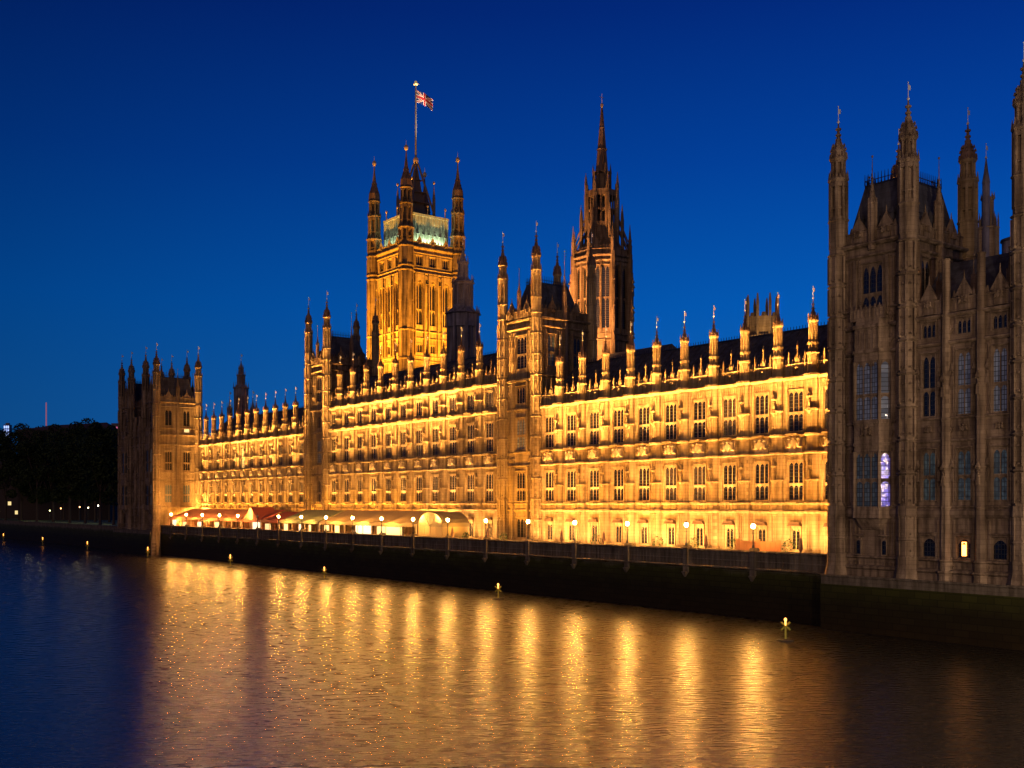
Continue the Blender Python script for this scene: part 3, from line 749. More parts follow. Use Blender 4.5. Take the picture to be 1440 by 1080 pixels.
    cols = sorted([(-(c - yc), 1.35, [(7.4, 9.3), (12.6, 17.2), (20.3, 26.0), (27.5, 28.9)]) for c in cs])
    cols2 = []
    face(b, LR - 1.6, base, 29.4, cols, st, rib=.45)
    # ground windows are narrower: frame them down with jamb stones
    b.box(-(LR - 1.6) / 2, (LR - 1.6) / 2, 0, .35, base, 6.0); string(b, -(LR - 1.6) / 2, (LR - 1.6) / 2, 6.0, .5, .45)
    for uc, w, zs in cols:
        string(b, uc - .85, uc + .85, 9.55, .25, .24, .0); b.box(uc - .85, uc - .76, 0, .16, 7.4, 9.5); b.box(uc + .76, uc + .85, 0, .16, 7.4, 9.5)
        arms(b, uc, 0, 19.1, .55)
        for sg in (-1, 1): statue(b, uc + sg * 1.05, .12, 14.4, 1.1); statue(b, uc + sg * 1.05, .12, 23.0, 1.1); canopy(b, uc + sg * 1.05, .14, 15.7, .18); canopy(b, uc + sg * 1.05, .14, 24.3, .18)
    for c in (LT + LR - 3.85, LT + LR - 7.15):
        u = -(c - yc)
        for z0, z1, hw, pr in ((base, 6.2, .75, 1.0), (6.2, 7.2, .6, .7), (7.2, 12, .46, .5), (12, 20, .42, .45), (20, 29.4, .38, .4), (29.4, 34.4, .34, .34)):
            b.prism(u, .1, z0, z1, hw * 1.1, hw * 1.06 if z0 > 6 else hw * 1.0, 8)
            ledge(b, z1, hw * 1.06, .24, 8, u, .1)
        for z in (14, 22): statue(b, u, .6, z, 1.2); canopy(b, u, .62, z + 1.4, .24)
    b.build('wall', m, t, (0, yc, 0), EAST)
    for i, c in enumerate(cs):
        u = -(c - yc)
        gp = (GLASS, GLASSP, GLASSP)[i]; lp = (GL_DIM, GL_TEAL, GL_TEAL)[i]
        if not near: gp = lp = GLASS
        window(t, on_wall(None, 0, yc, EAST, u, 0, 20.3), EAST, 1.35, 5.7, 2.6, 2, m, gp, .6)
        window(t, on_wall(None, 0, yc, EAST, u, 0, 12.6), EAST, 1.35, 4.6, 2.3, 2, m, lp, .4)
        window(t, on_wall(None, 0, yc, EAST, u, 0, 27.5), EAST, 1.35, 1.4, None, 3, m, GLASS, .3)
        if near:
            l = MB()
            for j in range(4): l.box(-.5 + j * .27, -.5 + j * .27 + .16, -.2, -.16, 0, .14)
            l.build('lit_pane', emis('dim_lit_%d' % i, (1, .75, .25), .5), t, on_wall(None, 0, yc, EAST, u, 0, 28.6), EAST)
        w_ = window(t, on_wall(None, 0, yc, EAST, u, 0, 7.4), EAST, 1.35, 1.9, None, 1, m, GLASS, .5, mw=.1)
        if i == 1 and near:
            l = MB(); l.box(-.2, .2, -.05, .0, .3, 1.3); l.arch(-.2, .2, 1.3, 1.5, 1.55, -.05, -.01)
            l.build('lit_pane', GL_WARM2, t, on_wall(None, 0, yc, EAST, u, 0, 7.4), EAST)
    # parapet with gables and pinnacles
    p = MB(); crest_parapet(p, LR - 1.6, 29.7, 1.5, 0.0, gable=[-(c - yc) for c in cs]); p.build('parapet', m, t, (0, yc, 0), EAST)
    r = MB(); Lr = LR + .2
    r.add([(-Lr / 2, 1, 29.6), (Lr / 2, 1, 29.6), (Lr / 2 - .2, 5.6, 35.4), (-Lr / 2 + .2, 5.6, 35.4), (-Lr / 2, 10.2, 29.6), (Lr / 2, 10.2, 29.6)], [(0, 1, 2, 3), (3, 2, 5, 4), (0, 3, 4), (1, 5, 2), (0, 4, 5, 1)])
    ro = r.build('roof', IRONR, t, (0, yc, 0), EAST)
    for c in cs:
        mid_pinnacle(t, 2.2, c + 0.3, 30.4, 4.6, m, .22)
    bk = MB(); bk.box(-LR / 2, LR / 2, -D - .5, -D, base, 30.0); bk.build('rear_wall', DSTONE, t, (0, yc, 0), EAST)
    return t
GL_WARM2 = emis('lit_door_light', (1.0, 0.33, 0.055), 9.0)
pavilion('large dark brown stone pavilion with turrets and an oriel at the right edge', 56.3 - 18.55, True)
pavilion('far end pavilion with many turrets, one side gold and the river side dark', 258.8, False)

# ------------------------------------------------------------------ the great flag tower
def great_tower():
    q, s, Wd = 150.5, 241.0, 16.6
    h = Wd / 2; cx, cy = q + h, s + h
    t = thing('great_tower', 'tallest square tower floodlit deep gold with pale green lit roof and a flag on top', 'tower', (cx, cy, 0))
    r = 2.0; L = Wd - 2 * r + .6
    cols = [(u, 2.1, [(53.0, 55.2), (60.4, 71.6), (76.2, 78.8)]) for u in (-L * .32, 0, L * .32)]
    st = [(50.5, .5, .4), (51.8, .3, .3), (56.6, .4, .35), (58.4, .4, .45), (74.0, .5, .5), (75.2, .3, .3), (79.4, .4, .35), (80.6, .7, .7)]
    f = MB(); face(f, L, 10, 81.0, cols, st, rib=.7, t=1.2)
    for u, w, zs in cols:
        f.arch(u - w / 2 - .35, u + w / 2 + .35, 69.4, 72.4, 73.9, 0.0, .5, 6)       # big pointed hoods
        f.poly([(u - 1.5, 71.4), (u + 1.5, 71.4), (u, 74.4)], .5, .75) if False else None
        arms(f, u + L * .16, .1, 73.0, 1.0)
        canopy(f, u + L * .16, .4, 71.2, .4); canopy(f, u - L * .16, .4, 71.2, .4)
        statue(f, u - L * .16, .35, 61, 1.8)
        f.box(u + w / 2 + .25, u + w / 2 + .55, 0, .7, 52.3, 73.8); f.box(u - w / 2 - .55, u - w / 2 - .25, 0, .7, 52.3, 73.8)
    fm = f.mesh('wall', STONE)
    cr = MB(); crest_parapet(cr, L, 81.3, 1.5, 0.2, .9, gable=(-L * .32, 0, L * .32)); cm = cr.mesh('parapet', STONE)
    for rz, x, y in ((EAST, -h, 0), (NORTH, 0, -h), (WEST, h, 0), (SOUTH, 0, h)):
        put('wall', fm, t, (x, y, 0), rz); put('parapet', cm, t, (x, y, 0), rz)
        for u, w, zs in cols:
            window(t, on_wall(None, x, y, rz, u, -.3, 60.4), rz, w, 11.2, 4.2, 2, STONE, GLASS, 1.6, mw=.2)
            window(t, on_wall(None, x, y, rz, u, -.3, 53.0), rz, w, 2.2, None, 3, STONE, GLASS, .4)
            window(t, on_wall(None, x, y, rz, u, -.3, 76.2), rz, w, 2.6, None, 3, STONE, GLASS, .4)
    tb = MB(); tb.prism(0, 0, 10, 81.0, r)
    for z in (51.0, 58.6, 74.4, 75.6, 80.8, 85.6): ledge(tb, z, r, .6)
    for z0, z1 in ((30, 50), (51.5, 58), (59, 66), (66.5, 73.8), (76, 80)):
        for i in range(8):
            a = PI / 8 + i * PI / 4; tb.prism(r * math.cos(a), r * math.sin(a), z0, z1, .2, .2, 4, a)
    tb.prism(0, 0, 81.0, 82.2, r * .96); open_stage(tb, 82.2, 85.4, r * .96, core=.74); crown(tb, 85.8, r * .9, 1.4)
    open_stage(tb, 85.8, 91.6, r * .84, core=.68); ledge(tb, 92.0, r * .84, .6); crown(tb, 92.2, r * .86, 1.3)
    open_stage(tb, 92.2, 96.0, r * .72, core=.62); ledge(tb, 96.2, r * .76, .6)
    tm = tb.mesh('turret', DSTONE)
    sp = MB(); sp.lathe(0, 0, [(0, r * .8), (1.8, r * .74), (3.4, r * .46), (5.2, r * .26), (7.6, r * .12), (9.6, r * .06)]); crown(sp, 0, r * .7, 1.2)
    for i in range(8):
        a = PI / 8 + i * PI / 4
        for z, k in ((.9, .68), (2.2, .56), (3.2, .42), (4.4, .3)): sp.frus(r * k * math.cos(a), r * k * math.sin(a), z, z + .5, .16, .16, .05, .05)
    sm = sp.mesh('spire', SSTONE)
    fi = MB(); fi.blob(0, 0, .7, .62, .62, .8, 8, 6); fi.prism(0, 0, 1.2, 2.8, .1, .03, 5); fi.prism(0, 0, -.6, .2, .14, .14, 6)
    fm2 = fi.mesh('finial', GILT)
    for a in (-1, 1):
        for c in (-1, 1):
            o = put('turret', tm, t, (a * h, c * h, 0)); p_ = put('spire', sm, o, (0, 0, 96.6)); put('finial', fm2, p_, (0, 0, 9.6))
    # pale iron upper roof storey, set back behind the parapet
    rw = MB(); k = h - 2.0
    rw.box(-k, k, -k, k, 81.0, 90.2)
    for i in range(13):
        u = -k + 2 * k * i / 12
        for sg in (-1, 1): rw.box(u - .12, u + .12, sg * k - .14, sg * k + .14, 81, 90.2); rw.box(sg * k - .14, sg * k + .14, u - .12, u + .12, 81, 90.2)
    for i in range(7):
        u = -k + 2 * k * (i + .5) / 7
        for sg in (-1, 1): rw.frus(u, sg * (k + .25), 82, 85.2, .35, .25, .3, .2); rw.frus(u, sg * (k + .25), 85.2, 86.2, .42, .3, .04, .04); rw.frus(sg * (k + .25), u, 82, 85.2, .25, .35, .2, .3); rw.frus(sg * (k + .25), u, 85.2, 86.2, .3, .42, .04, .04)
    rw.box(-k - .25, k + .25, -k - .25, k + .25, 90.2, 90.8)
    rw.build('upper_roof', PALEROOF, t)
    # iron lantern that carries the flag staff: four raking ribs and pinnacles
    ln = MB(); ln.frus(0, 0, 90.8, 92.0, 4.4, 4.4, 3.4, 3.4); ln.frus(0, 0, 92.0, 105.0, 2.0, 2.0, .4, .4)
    for a in (-1, 1):
        for c in (-1, 1):
            ln.tube((a * 3.8, c * 3.8, 91.5), (a * .4, c * .4, 106.4), .3); ln.prism(a * 3.6, c * 3.6, 91.5, 96.4, .42, .42, 6); ln.prism(a * 3.6, c * 3.6, 96.4, 100.2, .42, .05, 6)
    for z, k2 in ((95, 2.9), (98, 2.1), (101.5, 1.3)): ln.box(-k2, k2, -k2, k2, z, z + .25)
    lo = ln.build('lantern', simple('bronze_iron', (.16, .11, .06), .6, .3), t)
    pn = MB()
    for a, c in ((-1, 1), (1, -1), (1, 1), (-1, -1)):
        pn.blob(a * 3.6, c * 3.6, 100.8, .38, .38, .5, 6, 4)
    for a in range(-1, 2):
        for x, y in ((k - .3, a * k * .9), (-k + .3, a * k * .9), (a * k * .9, k - .3), (a * k * .9, -k + .3)):
            pn.prism(x, y, 90.8, 92.8, .12, .08, 5); pn.blob(x, y, 93.2, .28, .28, .45, 6, 4)
    pn.blob(0, 0, 107.2, .8, .8, 1.1, 8, 6)
    pn.build('gilt_finials', GILT, lo)
    po = MB(); po.prism(0, 0, 106, 128.0, .3, .2, 8); pp = po.build('flagpole', simple('painted_pole', (.14, .13, .12), .5), t)
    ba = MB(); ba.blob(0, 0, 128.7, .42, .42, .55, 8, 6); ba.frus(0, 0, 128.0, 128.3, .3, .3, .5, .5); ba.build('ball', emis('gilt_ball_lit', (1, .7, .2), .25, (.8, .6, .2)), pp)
    # a lit strip of roof masonry
    # floodlights of this tower
    area('tower_floodlights', (q - 20, cy + 2, 36), (q, cy, 66), 12, .5, 30000, AMBER, 70)
    area('tower_floodlights', (cx, s - 20, 36), (cx, s, 66), 12, .5, 20000, AMBER, 70, (1, 0, 0))
    GREENW = (.78, 1.0, .62)
    area('roof_floodlights', (cx - h + .9, cy, 82.3), (cx - h + 2.2, cy, 86), 10, .3, 700, GREENW, 170)
    area('roof_floodlights', (cx, cy - h + .9, 82.3), (cx, cy - h + 2.2, 86), 10, .3, 1500, GREENW, 170, (1, 0, 0))
    area('roof_floodlights', (cx, cy - 1, 91.0), (cx, cy, 102), 5, 5, 500, (1, .8, .35))
    return t, cx, cy
GT, gx, gy = great_tower()
# flag: three crosses on blue, waving from the pole towards the right, built as coloured cloth pieces
def flag():
    t = thing('union_flag', 'red, white and blue flag flying from the pole on the great tower', 'flag', (gx, gy, 125.0))
    NX, NZ = 60, 30; Lf, Hf = 4.8, 3.3
    def P(i, j):
        a = i / NX; c = j / NZ
        x = Lf * a * .93; z = Hf * (c - .5) - 2.0 * a ** 1.3 * 1.2
        z *= 1.0
        y = .38 * math.sin(a * 7.5 + c * 1.2) * (a ** .6)
        d = Vector((COS, -SIN, 0)) * x + Vector((SIN, COS, 0)) * y
        return (d.x + .2 * COS, d.y - .2 * SIN, z)
    groups = {'blue': [], 'white': [], 'red': []}
    for i in range(NX):
        for j in range(NZ):
            x = (i + .5) / NX * 60; y = (j + .5) / NZ * 30
            dx, dy = abs(x - 30), abs(y - 15)
            d1 = abs((x - 30) * .5 - (y - 15)) * .894; d2 = abs((x - 30) * .5 + (y - 15)) * .894
            dd = min(d1, d2)
            c = 'red' if (dx < 3 or dy < 3) else 'white' if (dx < 5 or dy < 5) else 'red' if dd < 1.1 else 'white' if dd < 3 else 'blue'
            groups[c].append((i, j))
    cols = {'blue': (.02, .03, .14), 'white': (.62, .55, .5), 'red': (.42, .03, .04)}
    b = MB(); mi = []; ms = []
    for k, (g, cells) in enumerate(groups.items()):
        ms.append(simple('flag_' + g, cols[g], .8))
        for i, j in cells: mi.append((i, j, k))
    vs = [P(i, j) for i in range(NX + 1) for j in range(NZ + 1)]; fs = [(i * (NZ + 1) + j, (i + 1) * (NZ + 1) + j, (i + 1) * (NZ + 1) + j + 1, i * (NZ + 1) + j + 1) for i, j, k in mi]
    b.add(vs, fs); me = b.mesh('cloth', ms[0])
    for m_ in ms[1:]: me.materials.append(m_)
    me.polygons.foreach_set('material_index', [k for i, j, k in mi])
    o = put('cloth', me, t); md = o.modifiers.new('thickness', 'SOLIDIFY'); md.thickness = .02
    area('flag_floodlight', (gx + 1, gy - 2.5, 107), (gx + 2, gy - 1.5, 126), .6, .6, 1300, (1, .85, .7), 40)
flag()

# ------------------------------------------------------------------ central octagonal spire tower
def lantern_tower():
    x, y = 141.6, 154.7
    t = thing('octagonal_spire_tower', 'tall octagonal stone tower with a slender pointed spire behind the near wing', 'tower', (x, y, 0))
    R0 = 5.6; ap = R0 * math.cos(PI / 8); side = 2 * R0 * math.sin(PI / 8)
    f = MB(); cols = [(-side * .215, 1.5, [(46.0, 58.0)]), (side * .215, 1.5, [(46.0, 58.0)])]
    face(f, side, 20, 60.0, cols, [(43.6, .5, .4), (44.8, .3, .3), (58.9, .4, .3), (59.8, .5, .5)], rib=.4)
    f.box(-.14, .14, 0, .4, 45.2, 58.8)
    for z in (55.0, 51.6, 48.6): pass
    fm = f.mesh('wall', DSTONE)
    p = MB(); crest_parapet(p, side, 60.3, 1.3, 0.0, .5, gable=()); pm = p.mesh('parapet', DSTONE)
    bt = MB(); bt.box(-.3, .3, -.5, .75, 20, 60.6); bt.box(-.22, .22, .75, .95, 30, 57)
    bt.prism(0, .35, 60.6, 63.2, .34, .34, 8); ledge(bt, 63.2, .34, .3, 8, 0, .35); bt.prism(0, .35, 63.3, 66.4, .3, .04, 8)
    for z in (45, 50, 55): canopy(bt, 0, 1.0, z, .3); statue(bt, 0, 1.0, z - 1.6, 1.4)
    bm = bt.mesh('buttress', DSTONE)
    fb = MB()      # raking flying buttress from the corner pinnacle to the upper stage
    fb.tube((0, 0, 61.6), (0, 2.4, 66.6), .16, 4); fb.tube((0, 0, 63.0), (0, 2.5, 69.0), .14, 4)
    fbm = fb.mesh('flying_buttress', DSTONE)
    for i in range(8):
        a = i * PI / 4      # face normal direction, canonical outward is -Y rotated by rz
        nx, ny = math.sin(a), -math.cos(a)
        put('wall', fm, t, (nx * ap, ny * ap, 0), a); put('parapet', pm, t, (nx * ap, ny * ap, 0), a)
        for sg in (-1, 1):
            window(t, on_wall(None, nx * ap, ny * ap, a, sg * side * .215, -.15, 46.0), a, 1.5, 12.0, 6.0, 2, DSTONE, GLASS, .8, mw=.09)
        c = a + PI / 8; cx, cy = math.sin(c) * R0, -math.cos(c) * R0
        put('buttress', bm, t, (cx, cy, 0), c); put('flying_buttress', fbm, t, (cx, cy, 0), c)
    b = MB(); r1 = 3.2
    b.lathe(0, 0, [(60.0, 5.0), (61.0, 4.6), (64.2, 3.3), (66.0, r1)])
    for i in range(8):
        a = PI / 8 + i * PI / 4; X, Y = r1 * math.cos(a), r1 * math.sin(a)
        b.prism(X, Y, 61.0, 74.6, .42, .36, 6); b.prism(X * 1.04, Y * 1.04, 74.6, 77.0, .3, .03, 6)
        b.prism(X * 1.35, Y * 1.35, 60.5, 68.2, .3, .3, 6); b.prism(X * 1.35, Y * 1.35, 68.2, 70.6, .3, .03, 6)
        a2 = a + PI / 8
        b.prism(r1 * .93 * math.cos(a2), r1 * .93 * math.sin(a2), 66.2, 73.0, .13, .13, 4)
    b.prism(0, 0, 66.0, 67.0, r1); b.prism(0, 0, 72.2, 73.4, r1 * 1.02); b.prism(0, 0, 69.4, 69.7, r1 * .98)
    b.prism(0, 0, 67.0, 72.2, r1 * .22)
    for i in range(8):
        a = PI / 8 + i * PI / 4; b.prism(r1 * .98 * math.cos(a), r1 * .98 * math.sin(a), 66, 72.6, .55, .5, 6)
    for i in range(8):
        a = PI / 8 + i * PI / 4; b.prism(1.75 * math.cos(a), 1.75 * math.sin(a), 73.4, 77.2, .26, .22, 6); b.prism(1.85 * math.cos(a), 1.85 * math.sin(a), 77.2, 78.8, .2, .02, 6)
    b.prism(0, 0, 73.4, 77.0, 1.25); ledge(b, 77.2, 1.5, .4)
    b.build('upper_stage', DSTONE, t)
    s = MB(); s.lathe(0, 0, [(77.2, 1.22), (81.6, .92), (86, .5), (90.0, .12)])
    for i in range(8):
        a = PI / 8 + i * PI / 4
        s.tube((1.22 * math.cos(a), 1.22 * math.sin(a), 77.4), (.12 * math.cos(a), .12 * math.sin(a), 90.0), .08, 4)
    ledge(s, 81.8, .95, .3); ledge(s, 86.0, .52, .24)
    sp = s.build('spire', SSTONE, t)
    g = MB(); g.blob(0, 0, 90.5, .34, .34, .45, 8, 6); g.prism(0, 0, 90.8, 92.8, .07, .03, 5); g.box(-.5, .5, -.04, .04, 92.0, 92.1); g.build('finial', GILT, sp)
lantern_tower()
area('central_floodlights', (137, 138, 37), (141, 152, 58), 5, .5, 24000, (1, .45, .15), 110, (1, 0, 0))
area('central_floodlights', (134, 139, 37), (141.6, 154.7, 74), 3, .5, 14000, (1, .46, .16), 45, (1, 0, 0))
area('central_floodlights', (124, 150, 37), (138, 154, 58), 5, .5, 20000, (1, .42, .12), 110)

def tiered_spire(label, x, y, tiers, m, tip, rz=0, n=8, cat='spire', louvre=True):
    """tiers: (z0, z1, r) open stages stacked, then a spire to tip"""
    t = thing('tiered_spire', label, cat, (x, y, 0), rz)
    b = MB()
    for k, (z0, z1, r) in enumerate(tiers):
        open_stage(b, z0, z1, r, n, core=.86, pw=.13); ledge(b, z1, r, .4, n)
        nxt = tiers[k + 1] if k + 1 < len(tiers) else None
        r2 = nxt[2] if nxt else r * .55
        zt = nxt[0] if nxt else z1 + .6
        b.prism(0, 0, z1 + .1, zt, r, r2, n)
        for i in range(n):
            a = PI / n + 2 * PI * i / n; b.prism(r * math.cos(a), r * math.sin(a), z1, z1 + min(1.8, (z1 - z0) * .3 + .6), r * .09, .02, 4)
            if louvre:
                a2 = a + PI / n; rr = r * .88 * math.cos(PI / n)
                b.prism(rr * math.cos(a2), rr * math.sin(a2), z0, z1, r * .06, r * .06, 4)
    b.build('body', m, t)
    z = tiers[-1][1] + .6; r = tiers[-1][2] * .55
    s = MB(); s.lathe(0, 0, [(z, r), (z + (tip - z) * .5, r * .45), (tip, r * .08)], n); sp = s.build('spire', m, t)
    put('finial', vane(2.0).mesh('finial', PALE), sp, (0, 0, tip - .1))
    return t
def place(px, Z):
    X = (px - 720) / 1500 * Z
    return (X * COS + Z * SIN, Z * COS - X * SIN)
def zz(py, Z): return EYE + (709.5 - py) * Z / 1500
Z = 240; x, y = place(651, Z)
tiered_spire('grey tiered ventilation spire standing right against the gold great tower', x, y,
             [(30, zz(442, Z), 3.7), (zz(432, Z), zz(398, Z), 2.35), (zz(390, Z), zz(370, Z), 1.2)], GREYST, zz(344, Z), n=8)
Z = 300; x, y = place(339, Z)
tiered_spire('small dark pointed spire beyond the turrets of the far wing', x, y,
             [(25, zz(546, Z), 2.0), (zz(541, Z), zz(528, Z), 1.15), (zz(526, Z), zz(518, Z), .7)], GREYST, zz(507, Z))
for px, top, lb in ((323, 560, 'short dark pinnacle left of the small dark spire'), (355.5, 559, 'short dark pinnacle right of the small dark spire')):
    x, y = place(px, Z); tiered_spire(lb, x, y, [(25, zz(575, Z), .75)], GREYST, zz(top, Z), cat='pinnacle', louvre=False)

def crown_tower():
    Z = 170; x, y = place(1072, Z)
    t = thing('crown_topped_tower', 'pale octagonal tower top with a ring of pinnacles showing over the near wing roof', 'tower', (x, y, 0))
    b = MB(); r = 2.5
    b.prism(0, 0, 15, 40.4, r * .93); ledge(b, 39.0, r * .96, .4); b.prism(0, 0, 40.4, 42.0, r, r * 1.04)
    for i in range(8):
        a = PI / 8 + i * PI / 4; X, Y = math.cos(a), math.sin(a)
        b.prism(r * X, r * Y, 30, 44.2, .28, .24, 6); b.prism(r * X, r * Y, 44.2, 45.6, .26, .1, 6)
        a += PI / 8; X, Y = math.cos(a), math.sin(a)
        b.frus(r * .95 * X, r * .95 * Y, 42.0, 42.6, .3, .3, .2, .2)
        b.prism(r * .9 * X, r * .9 * Y, 35.5, 39.0, .1, .1, 4)
    b.build('body', STONE, t)
    area('crown_floodlights', (x - 5, y - 5, 33.8), (x, y, 42), 3, .3, 700, (1, .6, .25), 150, (1, -1, 0))
crown_tower()
def clock_side_tower():
    Z = 150; x, y = place(1389, Z)
    t = thing('stair_tower', 'slim pale tower with dark spire, just right of the near pavilion back turret', 'tower', (x, y, 0))
    b = MB(); b.prism(0, 0, 10, zz(322, Z), 1.35, 1.35, 8); ledge(b, zz(322, Z), 1.35, .4)
    for i in range(8):
        a = PI / 8 + i * PI / 4; b.prism(1.35 * math.cos(a), 1.35 * math.sin(a), 30, zz(312, Z), .16, .14, 4); b.prism(1.35 * math.cos(a), 1.35 * math.sin(a), zz(312, Z), zz(300, Z), .14, .02, 4)
    b.prism(0, 0, zz(322, Z), zz(282, Z), .8, .8, 8); ledge(b, zz(280, Z), .85, .3); crown(b, zz(280, Z), .85, .9)
    b.build('body', STONE, t)
    s = MB(); s.prism(-1.0, .3, 30, zz(260, Z), .55, .5, 8); s.lathe(-1.0, .3, [(zz(260, Z), .55), (zz(245, Z), .3), (zz(226, Z), .08)]); o = s.build('spire', GREYST, t)
    put('finial', vane(2.2).mesh('finial', PALE), o, (-1.0, -.3, zz(227, Z)))
    g = MB(); g.prism(-.35, 0, zz(262, Z), zz(242, Z), .06, .04, 5); g.blob(-.35, 0, zz(240, Z), .22, .22, .26, 6, 4); g.build('gilt_ball', GILT, o)
    area('stair_floodlights', (x + 2.5, y - 5, 36), (x, y, 50), 2, .3, 90, (1, .68, .34), 150, (1, 0, 0))
clock_side_tower()
def drum():
    Z = 130; x, y = place(1425, Z)
    t = thing('round_vent', 'round dark chimney drum above the roof of the near pavilion', 'chimney', (x, y, 0))
    b = MB(); b.prism(0, 0, 20, zz(340, Z), 1.3, 1.3, 16); b.build('drum', GREYST, t)
    c = MB(); c.prism(0, 0, zz(340, Z), zz(336.5, Z), 1.5, 1.4, 16); c.prism(0, 0, zz(336.5, Z), zz(333, Z), 1.4, .5, 16); c.build('cap', IRONR, t)
drum()
# extra roofs and turrets of the inner courts, dark, behind the river front
def inner_block(label, px0, px1, py, Z, depth=14):
    x0, y0 = place(px0, Z); x1, y1 = place(px1, Z)
    q = (x0 + x1) / 2; s_a, s_b = at(px0, q), at(px1, q); L = abs(s_a - s_b); c = (s_a + s_b) / 2
    zt = zof(py, q, c)
    t = thing('inner_roof', label, 'roof block', (q, c, 0))
    b = MB(); b.box(-L / 2, L / 2, -depth, 0, 6, zt - 4); b.build('wall', DSTONE, t, (0, 0, 0), EAST)
    r = MB(); r.add([(-L / 2, 0, zt - 4), (L / 2, 0, zt - 4), (L / 2, depth / 2, zt), (-L / 2, depth / 2, zt), (-L / 2, depth, zt - 4), (L / 2, depth, zt - 4)], [(0, 1, 2, 3), (3, 2, 5, 4), (0, 3, 4), (1, 5, 2), (0, 4, 5, 1)])
    r.build('roof', IRONR, t, (0, 0, 0), EAST)
inner_block('dark slate roof of an inner court below the octagonal spire tower', 815, 905, 486, 190)

# ------------------------------------------------------------------ ground, river, terrace
def water_mat():
    m, t, b = mat('river_water')
    b.inputs['Base Color'].default_value = (0.007, 0.005, 0.003, 1)
    b.inputs['Roughness'].default_value = 0.19; b.inputs['IOR'].default_value = 1.8; b.inputs['Specular IOR Level'].default_value = 0.6
    g = nn(t, 'ShaderNodeNewGeometry')
    mr0 = nn(t, 'ShaderNodeMapping'); mr0.inputs['Rotation'].default_value = (0, 0, R(32)); t.links.new(g.outputs['Position'], mr0.inputs[0])
    mr1 = nn(t, 'ShaderNodeMapping'); mr1.inputs['Rotation'].default_value = (0, 0, R(46)); t.links.new(g.outputs['Position'], mr1.inputs[0])
    mp = nn(t, 'ShaderNodeMapping'); mp.inputs['Scale'].default_value = (.75, 2.6, 1)
    t.links.new(mr0.outputs[0], mp.inputs[0])
    n1 = nn(t, 'ShaderNodeTexNoise'); n1.inputs['Scale'].default_value = 1.0; n1.inputs['Detail'].default_value = 7; n1.inputs['Roughness'].default_value = .62; n1.inputs['Distortion'].default_value = .3
    t.links.new(mp.outputs[0], n1.inputs['Vector'])
    n2 = nn(t, 'ShaderNodeTexNoise'); n2.inputs['Scale'].default_value = 0.07; n2.inputs['Detail'].default_value = 3; t.links.new(g.outputs['Position'], n2.inputs['Vector'])
    mp2 = nn(t, 'ShaderNodeMapping'); mp2.inputs['Scale'].default_value = (1.5, 5.5, 1)
    t.links.new(mr1.outputs[0], mp2.inputs[0])
    n3 = nn(t, 'ShaderNodeTexNoise'); n3.inputs['Scale'].default_value = 1.0; n3.inputs['Detail'].default_value = 4; t.links.new(mp2.outputs[0], n3.inputs['Vector'])
    b3 = nn(t, 'ShaderNodeBump'); b3.inputs['Strength'].default_value = 0.6; b3.inputs['Distance'].default_value = 0.045; t.links.new(n3.outputs[0], b3.inputs['Height'])
    bp = nn(t, 'ShaderNodeBump'); bp.inputs['Strength'].default_value = 0.5; bp.inputs['Distance'].default_value = 0.05
    t.links.new(b3.outputs[0], bp.inputs['Normal'])
    t.links.new(n1.outputs[0], bp.inputs['Height']); t.links.new(bp.outputs[0], b.inputs['Normal'])
    mr_ = nn(t, 'ShaderNodeMapRange'); t.links.new(n1.outputs[0], mr_.inputs[0]); mr_.inputs['From Min'].default_value = .38; mr_.inputs['From Max'].default_value = .62; mr_.inputs['To Min'].default_value = .245; mr_.inputs['To Max'].default_value = .30
    t.links.new(mr_.outputs[0], b.inputs['Roughness'])
    return m
b = MB(); b.box(-1500, 160, -4000, 1500, -.5, 0); o = b.build('river_water', water_mat()); tag(o, 'dark river reflecting the gold lights', None, None, 'structure')
b = MB(); b.box(92.4, 3500, -4000, -20, -3, ZT - .05); o = b.build('ground', simple('city_ground', (.05, .048, .045), .9)); tag(o, 'flat city ground behind the river wall', None, None, 'structure')
b = MB(); b.box(91.0, FQ, -258.7, -64.9, ZT - .046, ZT); o = b.build('terrace_floor', stone('terrace_paving', (.26, .22, .17), (.18, .15, .12), .3, course=.6)); tag(o, 'paved terrace between the river wall and the gold front', None, None, 'structure')

algae, tt, bb = mat('wet_river_wall')
g = nn(tt, 'ShaderNodeNewGeometry'); sp = nn(tt, 'ShaderNodeSeparateXYZ'); tt.links.new(g.outputs['Position'], sp.inputs[0])
nz = nn(tt, 'ShaderNodeTexNoise'); nz.inputs['Scale'].default_value = .6; nz.inputs['Detail'].default_value = 6; tt.links.new(g.outputs['Position'], nz.inputs['Vector'])
ad = nn(tt, 'ShaderNodeMath', operation='MULTIPLY_ADD'); tt.links.new(nz.outputs[0], ad.inputs[0]); ad.inputs[1].default_value = 2.0; tt.links.new(sp.outputs[2], ad.inputs[2])
mrr = nn(tt, 'ShaderNodeMapRange'); mrr.inputs['From Min'].default_value = 0; mrr.inputs['From Max'].default_value = 8; tt.links.new(ad.outputs[0], mrr.inputs[0])
rp = nn(tt, 'ShaderNodeValToRGB'); ramp(rp, [(0.0, (.022, .012, .004)), (.45, (.020, .016, .005)), (.72, (.042, .044, .008)), (.85, (.14, .12, .08))]); tt.links.new(mrr.outputs[0], rp.inputs[0])
ad3 = nn(tt, 'ShaderNodeMath', operation='ADD'); tt.links.new(sp.outputs[0], ad3.inputs[0]); tt.links.new(sp.outputs[1], ad3.inputs[1])
cb3 = nn(tt, 'ShaderNodeCombineXYZ'); tt.links.new(ad3.outputs[0], cb3.inputs[0]); tt.links.new(sp.outputs[2], cb3.inputs[1])
